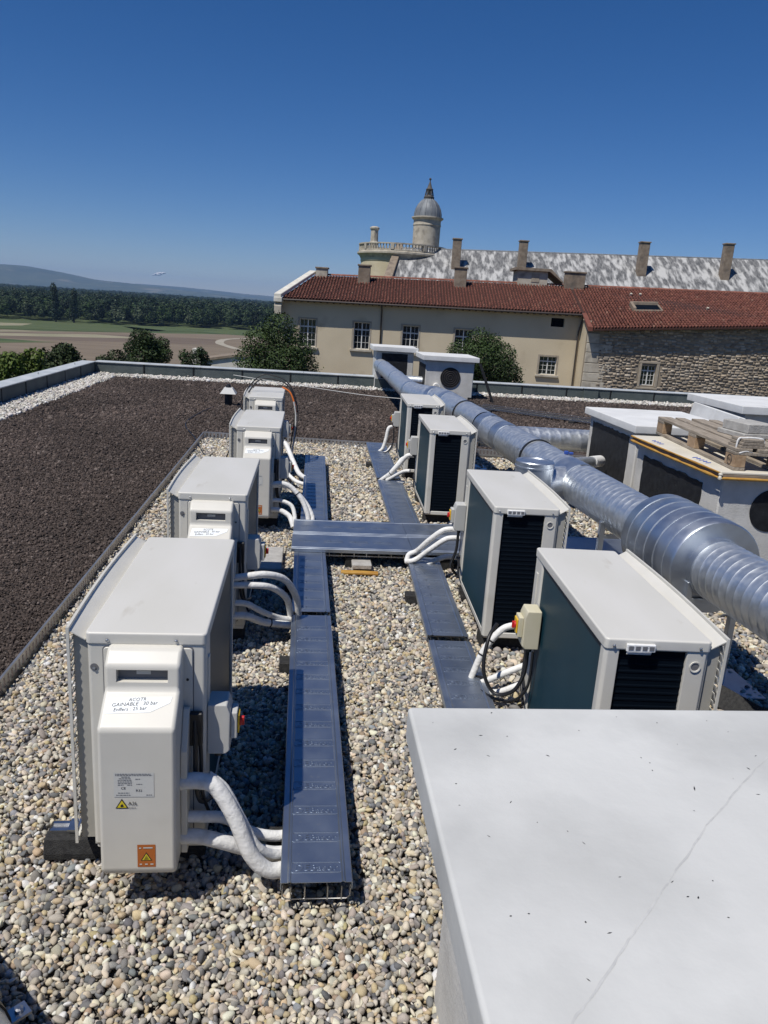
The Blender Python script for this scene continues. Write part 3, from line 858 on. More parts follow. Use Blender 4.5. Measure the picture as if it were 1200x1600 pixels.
def tiles(parent, wing, x0, x1, ya, holes=(), seed=1):
    r = np.random.default_rng(seed)
    sp, rowl = .225, .36
    V = []; F = []; C = []
    nx = int((x1 - x0) / sp)
    slope_len = math.hypot(YRID - ya, 1.9)
    nrow = int(slope_len / rowl)
    seg = 5
    pal = np.array([(.180, .060, .040), (.205, .072, .048), (.150, .050, .034), (.235, .095, .062), (.12, .042, .030), (.27, .135, .095)])
    for i in range(nx):
        xc = x0 + (i + .5) * sp
        for j in range(nrow):
            y0 = ya + (YRID - ya) * j / nrow; y1 = ya + (YRID - ya) * (j + 1.12) / nrow
            if wing == 'a' and xc < xl((y0 + y1) / 2) + .05: continue
            if any(h[0] < xc < h[1] and h[2] < (y0 + y1) / 2 < h[3] for h in holes): continue
            dx = r.normal() * .008; dz = r.normal() * .006
            o = len(V)
            for (yy, rad, lift) in ((y0, .082, .028), (min(y1, YRID + .1), .070, .004)):
                zz = roof_z(xc, yy, wing) + lift + dz
                for k in range(seg + 1):
                    a = math.pi * k / seg
                    V.append((xc + dx - math.cos(a) * rad, yy, zz + math.sin(a) * rad * 1.5))
            for k in range(seg):
                F.append((o + k, o + k + 1, o + seg + 2 + k, o + seg + 1 + k))
            c = pal[r.choice(6, p=[.42, .30, .18, .06, .03, .01])] * (1 + .07 * r.normal()) * .92
            C += [c] * seg
    me = raw_mesh('roof_tiles', V, F, 'tile', cols=np.clip(np.array(C), .02, .7), smooth=False)
    o = link('roof_tiles', me, parent); o['kind'] = 'stuff'
    return o

def ridge_tiles(parent, x0, x1):
    mb = MB(); x = x0
    proto = None
    V = []
    while x < x1:
        L = .42
        n = 6
        vs = []
        for (xx, rad) in ((x, .13), (x + L + .04, .115)):
            for k in range(n + 1):
                a = math.pi * k / n
                vs.append((xx, YRID + .05 - math.cos(a) * rad, zr(xx) + .05 + math.sin(a) * rad))
        mb.add(vs, [(k, k + 1, n + 2 + k, n + 1 + k) for k in range(n)])
        x += L
    me = mb.mesh('ridge_tiles', 'tile')
    r = np.random.default_rng(5)
    set_col(me, np.repeat(np.array([(.26, .10, .065)]) * (1 + .15 * r.normal(size=(len(me.polygons) // 6, 1))), 6, 0)[:len(me.polygons)])
    o = link('ridge_tiles', me, parent); o['kind'] = 'stuff'

def chimney(parent, x0, x1, y0, y1, z0, z1, m='stone_br', capm=None, neck=True):
    mb = MB()
    mb.box(x0, x1, y0, y1, z0, z1 - .1)
    c = mb.build('chimney', m, parent, bevel=.02, segs=1)
    k = MB(); k.box(x0 - .07, x1 + .07, y0 - .07, y1 + .07, z1 - .1, z1 + .02)
    k.build('chimney_cap', capm or m, c, bevel=.02, segs=1)
    if neck:
        MB().box(x0 - .05, x1 + .05, y0 - .05, y1 + .05, z0, z0 + .28).build('chimney_base', m, c)
    return c

# --- cream wing
A = thing('castle_wing', 'long cream plastered castle wing with red clay tile roof and white casement windows', 'building', CO, CR)
wins = [(1.38, 2.58, -1.05, .92), (5.38, 6.56, -1.0, .92), (8.96, 10.16, -1.05, .90), (12.82, 14.1, -1.05, .88), (19.22, 20.5, -1.98, -.66), (19.75, 20.72, 1.5, 2.12)]
wall_cells(.05, 22.0, ground_z, 2.4, wins, 0, .45, topf=lambda x: ze_a(x) - .03).build('wall', 'plaster', A)
MB().prism([(.05, .46), (22, .46), (22, 9.6), (3.4, 9.6)], 'z', ground_z, 2.0).build('wall', 'plaster', A)
gm = MB(); gm.add([(.05, .46, 2.0), (xl(YRID), YRID, 2.0), (xl(YRID), YRID, zr(1.8) - .05), (.05, .46, ze_a(0) + .2)], [(0, 1, 2, 3)]); gm.build('gable', 'plaster', A)
for k, w in enumerate(wins[:5]):
    window(A, *w, 0, cols=2, rows=4, sill=True)
w_ = MB(); w_.box(wins[5][0] - .1, wins[5][1] + .1, .3, .32, wins[5][2] - .1, wins[5][3] + .1); w_.build('attic_shade_sheet', 'coil_dark', A)  # near-black sheet painted as the shade inside the attic hole
rf = MB()
def rp(x, y, w, dz=0): return (x, y, roof_z(x, y, w) + dz)
rf.add([rp(xl(YA), YA, 'a', .0), rp(22.0, YA, 'a'), rp(22.0, YRID, 'a'), rp(xl(YRID), YRID, 'a'), rp(xl(YA), YA, 'a', -.09), rp(22.0, YA, 'a', -.09), rp(22.0, YRID, 'a', -.09), rp(xl(YRID), YRID, 'a', -.09)],
       [(0, 1, 2, 3), (7, 6, 5, 4), (0, 4, 5, 1), (0, 3, 7, 4)])
rf.add([rp(xl(YRID), YRID, 'a', .0), rp(37.5, YRID, 'a'), (37.5, 10.4, 2.6), (3.6, 10.4, 2.4)], [(0, 1, 2, 3)])
roofA = rf.build('roof', 'tile_bed', A)
tiles(roofA, 'a', .0, 22.0, YA, seed=11)
ridge_tiles(roofA, 1.9, 37.4)
raft = MB()
for k in range(46):
    x = .5 + k * .47
    raft.box(x, x + .09, YA + .05, 0, ze_a(x) - .19, ze_a(x) - .095)
raft.build('rafter_tails', 'plaster_dk', roofA)
MB().tube([(.1, YA - .07, ze_a(0) - .07), (22.1, YA - .07, ze_a(22) - .07)], .065, 8).build('gutter', 'pipe_dk', A, smooth=60)
MB().tube([(7.33, YA - .05, 2.2), (7.33, -.25, 2.1), (7.35, -.10, 1.9), (7.38, -.10, ground_z)], .055, 8).build('downpipe', 'pipe_dk', A, smooth=60)
MB().tube([(21.9, YA - .05, 2.35), (21.93, -.14, 1.9), (21.8, -.10, 1.2), (21.8, -.10, ground_z)], .055, 8).build('downpipe', 'pipe_dk', A, smooth=60)
cpz = MB()
def cp(y, off, dz): return (xl(y) + off, y, roof_z(max(xl(y), 0), y, 'a') + dz)
cpz.add([cp(-.75, -.42, .10), cp(-.75, .10, .10), cp(YRID, .10, .13), cp(YRID, -.42, .13), cp(-.75, -.42, .38), cp(-.75, .10, .38), cp(YRID, .10, .36), cp(YRID, -.42, .36)],
        [(3, 2, 1, 0), (4, 5, 6, 7), (0, 1, 5, 4), (1, 2, 6, 5), (2, 3, 7, 6), (3, 0, 4, 7)])
cpz.build('gable_coping', 'stone_wh', A, bevel=.03, segs=1)
kn = MB()
kn.prism([(-.85, 1.15), (-.85, 1.75), (-.62, 1.95), (-.62, 2.36), (.0, 2.36), (.0, 1.15)], 'x', -.40, .12)
kn.build('kneeler_stone', 'stone', A, bevel=.03, segs=1)
MB().box(-.44, .16, -.9, .0, 2.0, 2.33).build('kneeler_stone', 'stone_wh', A, bevel=.03, segs=1)
chimney(A, 1.95, 2.85, 4.6, 5.3, 3.9, 4.8, 'stone', 'stone_br', False)
chimney(A, 5.30, 6.22, 3.55, 4.25, 3.5, 5.15)
chimney(A, 12.7, 13.62, 3.55, 4.25, 3.6, 5.42)
chimney(A, 21.3, 22.85, 4.3, 4.9, 4.1, 5.66, 'stone_br', 'stone_br', False)
dm = MB(); dm.prism([(17.7, 4.2), (20.0, 4.2), (20.0, 5.55), (17.7, 5.55)], 'y', 4.7, 7.5); d_ = dm.build('dormer', 'stone', A)
MB().prism([(17.4, 5.55), (20.1, 5.55), (21.2, 4.75), (21.2, 4.87), (20.2, 5.75), (17.4, 5.75)], 'y', 4.45, 7.6).build('dormer_roof', 'stone_br', d_)
MB().box(18.75, 19.35, 4.67, 4.72, 4.72, 5.35).build('dormer_shutter', 'winbrown', d_)

# --- rubble stone wing, standing forward
S = thing('stone_wing', 'rubble stone castle wing with red tile roof and one small barred window', 'building', CO, CR)
YW = -2.2
sw = [(26.12, 27.15, -2.13, -.72), ]
wall_cells(22.0, 38, ground_z, 1.6, sw, YW, YW + .4, topf=lambda x: ze_b(x) - .05 + .13).build('wall', 'mortar', S)
MB().box(22.003, 22.3, YW + .401, .4, ground_z, 2.1).build('wall', 'plaster', S)
MB().box(22.3, 38, YW + .5, 9.4, ground_z, 1.6).build('wall', 'mortar', S)
window(S, *sw[0], YW, cols=2, rows=4, surround=False, sill=False, depth=.22)
sr = MB()
for (a, b, c, d) in ((25.95, 26.11, -2.25, -.6), (27.16, 27.36, -2.25, -.6), (25.9, 27.4, -.59, -.42), (25.9, 27.4, -2.40, -2.26)):
    sr.box(a, b, YW - .06, YW + .05, c, d)
sr.build('window_surround', 'winbrown', S, bevel=.02, segs=1)
q_ = MB()
zq = -4.0
for k in range(9):
    h = random.uniform(.5, .75); wq = random.uniform(.75, 1.5) if k % 2 else random.uniform(1.2, 1.9)
    if zq + h > 1.35: break
    mbq = MB(); mbq.box(22.0, 22.0 + wq, YW - .05, YW + .1, zq + .015, zq + h - .015); mbq.build('quoin_stone', 'stone', S, bevel=.03, segs=1)
    zq += h
# rubble stones
r = np.random.default_rng(77)
V = []; F = []; C = []
z = -3.1
palr = np.array([(.37, .305, .225), (.43, .36, .275), (.30, .245, .18), (.33, .285, .23), (.23, .19, .145), (.46, .40, .32)])
while z < 2.6:
    h = r.uniform(.15, .24)
    x = 22.9 + r.uniform(0, .2)
    while x < 37.8:
        w = r.uniform(.20, .46)
        zz = z + r.normal() * .045
        if zz + h < ze_b(x) - .02 and not (25.80 < x + w / 2 < 27.50 and -2.48 < zz + h / 2 < -.36):
            g = .018; d = r.uniform(.035, .085)
            x0, x1, z0, z1 = x + g, x + w - g, zz + g, zz + h - g
            j = lambda q: r.uniform(-q, q)
            o = len(V)
            V += [(x0 + j(.02), YW + .01, z0 + j(.015)), (x1 + j(.02), YW + .01, z0 + j(.015)), (x1 + j(.02), YW + .01, z1 + j(.015)), (x0 + j(.02), YW + .01, z1 + j(.015))]
            s_ = .22
            cx, cz = (x0 + x1) / 2, (z0 + z1) / 2
            V += [(x0 + (cx - x0) * s_ + j(.02), YW - d + j(.012), z0 + (cz - z0) * .4), (x1 + (cx - x1) * s_ + j(.02), YW - d + j(.012), z0 + (cz - z0) * .4),
                  (x1 + (cx - x1) * s_, YW - d * .9, z1 + (cz - z1) * .4), (x0 + (cx - x0) * s_, YW - d * .9, z1 + (cz - z1) * .4)]
            F += [(o, o + 1, o + 5, o + 4), (o + 1, o + 2, o + 6, o + 5), (o + 2, o + 3, o + 7, o + 6), (o + 3, o, o + 4, o + 7), (o + 4, o + 5, o + 6, o + 7)]
            C += [palr[r.integers(0, 6)] * (1 + .14 * r.normal())] * 5
        x += w
    z += h
o = link('rubble_stones', raw_mesh('rubble_stones', V, F, 'rubble', cols=np.clip(np.array(C), .05, .7)), S); o['kind'] = 'stuff'
rb = MB()
rb.add([rp(22.0, YB, 'b'), rp(38.5, YB, 'b'), rp(38.5, YRID, 'b'), rp(22.0, YRID, 'b'), rp(22.0, YB, 'b', -.1), rp(38.5, YB, 'b', -.1), rp(38.5, YRID, 'b', -.1), rp(22.0, YRID, 'b', -.1)],
       [(0, 1, 2, 3), (7, 6, 5, 4), (0, 4, 5, 1), (0, 3, 7, 4)])
roofB = rb.build('roof', 'tile_bed', S)
SKY_H = (25.7, 27.75, .15, 1.35)
tiles(roofB, 'b', 22.0, 38.4, YB, holes=[SKY_H], seed=12)
vt = MB(); vt.add([(21.78, YB - .05, ze_b(22) - .12), (22.1, YB - .05, ze_b(22) - .12), (22.1, YA, roof_z(22, YA, 'b') + .16), (21.78, YA, roof_z(22, YA, 'b') + .16), (21.78, YB - .05, ze_b(22) + .16), (22.1, YB - .05, ze_b(22) + .16)],
          [(0, 1, 5, 4), (0, 4, 3), (1, 2, 5), (4, 5, 2, 3)]); me = vt.mesh('verge_tiles', 'tile'); set_col(me, np.tile([.20, .068, .045], (len(me.polygons), 1))); link('verge_tiles', me, roofB)
sk = MB()
a, b, c, d = SKY_H
def sp_(x, y, dz): return (x, y, roof_z(x, y, 'b') + dz)
fr_ = thing  # (frame of the skylight: four rails round a dark pane)
sk.add([sp_(a, c, .12), sp_(b, c, .12), sp_(b, d, .30), sp_(a, d, .30)], [(0, 1, 2, 3)])
skw = MB()
for (xa, xb, ya, yb, h0, h1) in ((a - .06, a + .14, c, d, .0, .30), (b - .06, b + .06, c, d, .0, .12), (a, b, c - .10, c + .04, .0, .14), (a, b, d - .03, d + .10, .0, .28)):
    skw.add([sp_(xa, ya, h0), sp_(xb, ya, h0), sp_(xb, yb, h0), sp_(xa, yb, h0), sp_(xa, ya, h1), sp_(xb, ya, h1), sp_(xb, yb, h1), sp_(xa, yb, h1)], [(4, 5, 6, 7), (0, 1, 5, 4), (1, 2, 6, 5), (2, 3, 7, 6), (3, 0, 4, 7)])
skf = skw.build('skylight', 'stone_br', S)
skp = MB(); skp.add([sp_(a + .1, c + .02, .06), sp_(b - .04, c + .02, .06), sp_(b - .04, d, .09), sp_(a + .1, d, .09)], [(0, 1, 2, 3)]); skp.build('pane', 'coil_dark', skf)
for (xx, yy) in ((26.2, 3.3), (26.9, 3.3), (31.1, .5)):
    vtile = MB(); vtile.tube([sp_(xx, yy, .05), sp_(xx, yy - .1, .26)], .1, 8); vtile.build('vent_tile', 'stone', S)

# --- main block behind, slate roof
Dk = thing('slate_roofed_block', 'main castle block with steep slate roof blotched white by lichen', 'building', CO, CR)
def sz(x): return 7.80 + .030 * (x - 8)
sl = MB()
sl.add([(7.4, 16, 4.2), (47, 16, 4.9), (47, 22, sz(47)), (8.2, 22, sz(8.2)), (8.2, 22.4, sz(8.2)), (47, 22.4, sz(47)), (47, 28, 4.4), (7.4, 28, 4.2)], [(0, 1, 2, 3), (3, 2, 5, 4), (4, 5, 6, 7)])
slr = sl.build('roof', 'slate', Dk)
MB().tube([(8.2, 22.1, sz(8.2) + .02), (47, 22.1, sz(47) + .02)], .10, 8).build('ridge_roll', 'lead', slr, smooth=60)
MB().box(7.5, 47, 16.2, 27.8, ground_z, 4.15).build('wall', 'plaster', Dk)
vg = MB()
vg.add([(6.95, 15.9, 3.9), (7.75, 15.9, 3.9), (8.62, 22.2, sz(8.3) + .0), (7.95, 22.2, sz(8.2) + .0), (6.95, 15.9, 4.65), (7.75, 15.9, 4.65), (8.62, 22.2, sz(8.3) + .42), (7.95, 22.2, sz(8.2) + .42)], [(4, 5, 6, 7), (0, 1, 5, 4), (1, 2, 6, 5), (2, 3, 7, 6), (3, 0, 4, 7)])
vg.build('verge_stone', 'stone_br', Dk, bevel=.03, segs=1)
for (x0, x1, z0, z1) in ((13.35, 14.15, 6.2, 8.8), (19.65, 20.42, 6.3, 9.0), (31.0, 31.85, 6.7, 9.58), (38.95, 39.75, 6.9, 9.92)):
    chimney(Dk, x0, x1, 18.7, 19.5, z0 - .6, z1, 'stone_br', 'stone_br', False)

# --- round tower with balustrade and domed stair turret
T = thing('round_tower', 'round cream tower with balustraded terrace and lead domed stair turret', 'tower', CO, CR)
tc_ = (8.6, 24.3); TR = 4.15
MB().lathe([(TR, ground_z), (TR, 6.45), (TR + .05, 6.5), (TR + .05, 6.9)], 64, (tc_[0], tc_[1], 0)).build('drum', 'tower_pl', T, smooth=40)
MB().lathe([(TR + .04, 6.75), (TR + .12, 6.9), (TR + .22, 7.05), (TR + .42, 7.18), (TR + .42, 7.34), (TR + .3, 7.40), (TR - .3, 7.42)], 64, (tc_[0], tc_[1], 0)).build('cornice', 'stone', T, smooth=30)
bal = MB()
bal.lathe([(TR + .02, 7.4), (TR + .26, 7.4), (TR + .26, 7.56), (TR + .02, 7.56), (TR + .02, 7.4)], 64, (tc_[0], tc_[1], 0), cap=False)
bl_ = bal.build('balustrade', 'stone', T, smooth=30)
MB().lathe([(TR + .0, 8.06), (TR + .28, 8.06), (TR + .28, 8.18), (TR + .0, 8.20), (TR + .0, 8.06)], 64, (tc_[0], tc_[1], 0), cap=False).build('handrail', 'stone', bl_, smooth=30)
bm_me = MB().lathe([(.075, 0), (.05, .08), (.09, .2), (.045, .38), (.08, .5)], 6).mesh('baluster', 'stone', smooth=40)
nb = 84
for k in range(nb):
    a = 2 * math.pi * k / nb
    if math.sin(a) > .75: continue
    if k % 10 == 0:
        mbp = MB(); mbp.box(-.17, .17, -.16, .16, 0, .52)
        o = link('pedestal', mbp.mesh('pedestal', 'stone'), bl_)
    else:
        o = link('baluster', bm_me, bl_)
    o.location = (tc_[0] + (TR + .14) * math.cos(a), tc_[1] + (TR + .14) * math.sin(a), 7.56); o.rotation_euler = (0, 0, a)
tq = (10.95, 25.2)
MB().lathe([(1.36, 7.0), (1.38, 10.3), (1.43, 10.35), (1.43, 10.45), (1.39, 10.5), (1.39, 10.85), (1.5, 10.95), (1.62, 11.05), (1.62, 11.14), (1.4, 11.18)], 48, (tq[0], tq[1], 0)).build('stair_turret', 'stone', T, smooth=30)
dom = MB()
prof = [(1.38, 11.16), (1.36, 11.5), (1.25, 11.95), (1.05, 12.35), (.78, 12.68), (.52, 12.88), (.42, 12.95)]
dom.lathe(prof, 48, (tq[0], tq[1], 0))
dm_ = dom.build('dome', 'lead', T, smooth=40)
for k in range(14):
    a = 2 * math.pi * k / 14
    rbm = MB(); rbm.tube([(tq[0] + rr * 1.012 * math.cos(a), tq[1] + rr * 1.012 * math.sin(a), zz) for rr, zz in prof], .035, 5)
    rbm.build('dome_rib', 'lead', dm_)
lan = MB(); lan.lathe([(.48, 12.9), (.52, 12.98), (.52, 13.12), (.42, 13.2), (.40, 13.28)], 16, (tq[0], tq[1], 0))
ln = lan.build('lantern', 'lantern', T, smooth=40)
for k in range(6):
    a = 2 * math.pi * k / 6
    mbc = MB(); mbc.tube([(tq[0] + .40 * math.cos(a), tq[1] + .40 * math.sin(a), 13.2), (tq[0] + .33 * math.cos(a), tq[1] + .33 * math.sin(a), 13.55), (tq[0] + .26 * math.cos(a), tq[1] + .26 * math.sin(a), 13.75)], .07, 6)
    mbc.build('lantern_post', 'lantern', ln)
MB().lathe([(.30, 13.7), (.37, 13.78), (.37, 13.86), (.25, 13.95), (.17, 14.2), (.09, 14.45), (.05, 14.62), (.05, 14.68), (.12, 14.76), (.12, 14.84), (.02, 14.92)], 14, (tq[0], tq[1], 0)).build('finial', 'lantern', ln, smooth=40)
MB().lathe([(.12, 13.2), (.12, 13.75)], 8, (tq[0], tq[1], 0)).build('lantern_core', 'stone', ln)
tch = MB(); tch.lathe([(.44, 7.4), (.46, 8.25), (.38, 8.35), (.36, 9.35), (.42, 9.42), (.47, 9.5), (.47, 9.62), (.3, 9.72)], 8, (5.75, 22.4, 0))
tch.build('chimney', 'stone', T, smooth=20)

# ================================================================== MACHINERY ON THE ROOF
# ---- outdoor unit.  local frame: pipe end at y=0, body runs to y=1.10, coil face x=0, louvre grille beyond x=-0.40
def gx_(y): return -.462 - .014 * math.sin(math.pi * min(max(y / 1.1, 0), 1))

def rrect(x0, x1, z0, z1, r, n=4):
    pts = []
    for cx, cz, a0 in ((x1 - r, z1 - r, 0), (x0 + r, z1 - r, 90), (x0 + r, z0 + r, 180), (x1 - r, z0 + r, 270)):
        for k in range(n + 1):
            a = R(a0 + 90 * k / n); pts.append((cx + r * math.cos(a), cz + r * math.sin(a)))
    return pts

def on_front(o, x, z, y, parent, rx=90):
    o.parent = parent; o.location = (x, y, z); o.rotation_euler = (R(rx), 0, 0); return o

def make_unit():
    u = thing('outdoor_unit', 'x', 'heat pump')
    MB().box(-.395, -.008, .01, 1.09, .10, .14).build('base_pan', 'ivory', u, bevel=.006, segs=1)
    MB().box(-.384, -.032, .04, 1.066, .135, .925).build('inner_core', 'coil_dark', u)
    # coil: long side and wrapped round the far end
    c = MB(); c.box(-.031, -.010, .135, 1.052, .14, .926); c.box(-.318, -.052, 1.066, 1.086, .14, .926, 1)
    cl = c.build('coil', ['coil', 'coil_dark'], u)
    tb = MB()
    for k in range(26):
        z = .165 + k * .029
        tb.prism([(1.0865, z - .007), (1.0882, z - .003), (1.0882, z + .003), (1.0865, z + .007)], 'x', -.316, -.054)
    tb.build('coil_tubes', 'coil_dark', cl)
    # sheet-metal casing
    e = MB(); e.box(-.40, 0, 0, .134, .12, .934); ep = e.build('end_panel', 'ivory', u, bevel=.014, segs=3, smooth=40)
    rbp = MB(); rbp.box(-.002, .006, .05, .085, .52, .86); rbp.build('panel_bead', 'ivory', ep, bevel=.004, smooth=40)
    sp = MB(); sp.prism(rrect(-.345, -.045, .16, .918, .012), 'y', -.006, -.0005); sv = sp.build('service_panel', 'ivory', u, bevel=.002, segs=1, smooth=40)
    gr = MB(); gr.prism(rrect(-.349, -.041, .156, .922, .014), 'y', -.0015, .001); gr.build('panel_gap', 'inkgrey', sv)
    st = MB(); st.lathe([(.0135, -.001), (.0135, .0), (.007, .003)], 16, (-.378, -.0015, .842), 'y', cap=True); st.build('screw', 'inkgrey', ep)
    st = MB(); st.lathe([(.006, -.006), (.006, .0)], 10, (-.378, -.001, .840), 'y'); st.build('screw', 'alu', ep)
    st = MB(); st.lathe([(.005, -.003), (.005, .0)], 8, (-.062, -.006, .80), 'y'); st.build('screw', 'ink', ep)
    p1 = MB(); p1.prism([(-.056, 1.05), (0, 1.05), (0, 1.088), (-.012, 1.10), (-.056, 1.10)], 'z', .115, .934); p1.build('corner_post', 'ivory', u, bevel=.004, smooth=40)
    p2 = MB(); p2.prism([(-.40, .99), (-.315, .99), (-.315, 1.10), (-.388, 1.10), (-.40, 1.088)], 'z', .115, .934); p2o = p2.build('corner_post', 'ivory', u, bevel=.004, smooth=40)
    h1 = MB(); h1.lathe([(.0215, .0), (.0215, .005), (.0165, .004), (.015, -.002)], 18, (-.352, 1.0995, .868), 'y', cap=False); ho = h1.build('hole_rim', 'ivory', p2o, smooth=40)
    h2 = MB(); h2.lathe([(.017, .0), (.001, .0005)], 18, (-.352, 1.1008, .868), 'y'); h2.build('hole', 'inkgrey', p2o)  # dark discs, here and next, are painted shade in place of real recesses
    h3 = MB(); h3.lathe([(.010, .0), (.001, .0005)], 10, (-.352, 1.1008, .20), 'y'); h3.build('hole', 'inkgrey', p2o)
    MB().box(-.40, -.384, .01, 1.09, .12, .934).build('front_panel', 'grille', u)
    # lid
    l = MB(); l.prism(rrect(-.405, .004, -.005, 1.105, .018), 'z', .926, .972); lid = l.build('lid', 'lid', u, bevel=.008, segs=3, smooth=40)
    for (x, y) in ((-.33, -.006), (-.10, -.006), (-.36, 1.106), (-.03, 1.106)):
        s = MB(); s.lathe([(.006, 0), (.006, .004), (.003, .006)] if y > 0 else [(.003, -.006), (.006, -.004), (.006, 0)], 8, (x, y, .945), 'y'); s.build('lid_screw', 'alu', lid)
    tg = MB(); tg.box(-.185, -.075, 1.1055, 1.118, .926, .957); to = tg.build('cable_clip', 'foam', u, bevel=.003, segs=1)
    for k in range(4):
        s = MB(); s.box(-.178 + k * .026, -.160 + k * .026, 1.1182, 1.1192, .934, .950); s.build('slot_shade', 'inkgrey', to)  # dark chips on the clip face, painted as the shade in its slots
    MB().prism([(1.1055, .926), (1.118, .926), (1.113, .915), (1.1055, .912)], 'x', -.17, -.08).build('clip_tongue', 'foam', to)
    # louvre grille
    g = MB()
    ys = [.004 + (1.092) * k / 10 for k in range(11)]
    def strip(mb, z0, z1, zi, zo, inner, thick):
        vs = []
        for y in ys:
            vs += [(inner, y, z0 + zi), (gx_(y), y, z0 + zo), (gx_(y), y, z1 + zo), (inner, y, z1 + zi)]
        n = len(ys)
        fs = []
        for i in range(n - 1):
            for k in range(4):
                fs.append((4 * i + k, 4 * i + (k + 1) % 4, 4 * i + 4 + (k + 1) % 4, 4 * i + 4 + k))
        fs += [(3, 2, 1, 0), tuple(4 * (n - 1) + k for k in range(4))]
        mb.add(vs, fs)
    def blade(mb):
        vs = []
        for y in ys:
            g0 = gx_(y)
            vs += [(g0 + .001, y, 0), (g0 + .0045, y, .0015), (g0 + .015, y, .034), (g0 + .012, y, .034), (g0 + .005, y, .012)]
        n = len(ys); fs = []
        for i in range(n - 1):
            for k in range(5):
                fs.append((5 * i + k, 5 * i + (k + 1) % 5, 5 * i + 5 + (k + 1) % 5, 5 * i + 5 + k))
        fs += [(4, 3, 2, 1, 0), tuple(5 * (n - 1) + k for k in range(5))]
        mb.add(vs, fs)
    sm = MB(); blade(sm); slat = sm.mesh('slat', 'grille', smooth=30)
    gf = MB()
    for y in (0.0, 1.094):
        gf.box(gx_(y) - .006, gx_(y) + .004, y, y + .007, .13, .986)
    strip(gf, .9385, .9425, 0, .034, -.4055, 0)
    for k in range(10):      # thin outer face rails
        pass
    gro = gf.build('grille', 'ivory', u)
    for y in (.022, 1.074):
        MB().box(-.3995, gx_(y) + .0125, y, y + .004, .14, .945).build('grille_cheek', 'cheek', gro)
    tr = MB()
    for i in range(10):
        y0, y1 = ys[i], ys[i + 1]
        for za, zb in ((.968, .986), (.13, .150)):
            a, b = gx_(y0), gx_(y1)
            tr.add([(a - .006, y0, za), (b - .006, y1, za), (b - .006, y1, zb), (a - .006, y0, zb), (a + .004, y0, za), (b + .004, y1, za), (b + .004, y1, zb), (a + .004, y0, zb)],
                   [(0, 1, 2, 3), (7, 6, 5, 4), (3, 2, 6, 7), (0, 4, 5, 1), (0, 3, 7, 4), (1, 5, 6, 2)])
    for k in range(12):
        y = .09 + k * .083
        tr.box(gx_(y) - .004, gx_(y) + .002, y, y + .004, .14, .97)
    tr.build('grille_rails', 'grille', gro)
    for k in range(25):
        o = link('slat', slat, gro); o.location = (0, 0, .140 + k * .0325)
    # moulded pipe cover
    pc = MB(); pc.prism([(0, .93), (-.028, .928), (-.078, .885), (-.082, .80), (-.198, .716), (-.206, .176), (-.190, .152), (0, .152)], 'x', -.327, -.075)
    me = pc.mesh('pipe_cover', ['cover', 'inkgrey'])
    bm = bmesh.new(); bm.from_mesh(me)
    es = [e for e in bm.edges if len(e.link_faces) == 2 and e.calc_face_angle(0) > R(20) and not all(abs(q.co.y) < 1e-5 for q in e.verts)]
    bmesh.ops.bevel(bm, geom=es, offset=.017, segments=4, profile=.5, affect='EDGES', clamp_overlap=True)
    bm.normal_update()
    ff = max([q for q in bm.faces if q.normal.y < -.9 and .80 < q.calc_center_median().z < .89], key=lambda q: q.calc_area())
    res = bmesh.ops.inset_region(bm, faces=[ff], thickness=.002)
    for q in ff.verts:
        q.co.x = -.287 if q.co.x < -.2 else -.117
        q.co.z = .826 if q.co.z < .845 else .872
    res = bmesh.ops.inset_region(bm, faces=[ff], thickness=.0008)
    for q in ff.verts: q.co.y += .030
    ff.material_index = 1
    bm.to_mesh(me); bm.free()
    me.polygons.foreach_set('use_smooth', [True] * len(me.polygons)); me.set_sharp_from_angle(angle=R(35))
    pco = weigh(link('pipe_cover', me, u))
    tgm = MB(); tgm.box(-.225, -.178, -.0535, -.0525, .843, .856); tgm.build('moulded_mark', 'isobox', pco)
    # sticker with handwriting, on the sloping shelf
    sl_n = Vector((0, -.084, .116)).normalized(); sd = Vector((0, -.116, -.084)).normalized()
    base = Vector((0, -.082, .80))
    def SP(x, t, h=.0012): return base + Vector((x, 0, 0)) + sd * t + sl_n * h
    s = MB(); s.add([SP(-.305, .030), SP(-.098, .026), SP(-.103, .048), SP(-.165, .082), SP(-.313, .088)], [(4, 3, 2, 1, 0)])
    stk = s.build('sticker', 'paper', u)
    rm = Matrix((Vector((1, 0, 0)), -sd, sl_n)).transposed().to_4x4()
    for (t, x, d, sz, rot) in (('ACOTR', -.240, .0435, .017, 3), ('GAINABLE : 30 bar', -.292, .063, .0185, 3.5), ('Enffers : 25 bar', -.284, .080, .0175, 4.0)):
        o = link('handwriting', text_mesh(t, sz, 0, 'ink', .18), stk)
        o.matrix_local = Matrix.Translation(SP(x, d, .002)) @ rm @ Matrix.Rotation(R(rot), 4, 'Z')
    # rating plate and warning labels on the front of the cover
    def YF(z): return -.198 - .008 * (.716 - z) / .54 - .0012
    def plate(name, x0, x1, z0, z1, m, parent, dy=0.0):
        q = MB(); q.quad((x0, YF(z0) - dy, z0), (x1, YF(z0) - dy, z0), (x1, YF(z1) - dy, z1), (x0, YF(z1) - dy, z1)); return q.build(name, m, parent)
    rp_ = plate('rating_plate', -.275, -.145, .468, .560, 'plate', u)
    def txt(t, size, x, z, parent, m='ink', sh=0, dy=.0008):
        o = link('lettering', text_mesh(t, size, 0, m, sh), parent); o.location = (x, YF(z) - dy, z); o.rotation_euler = (R(90), 0, 0); return o
    txt('CE', .013, -.252, .497, rp_); txt('R32', .013, -.204, .488, rp_, 'ink'); txt('A2L', .019, -.230, .437, rp_)
    bars = MB(); rr = random.Random(3)
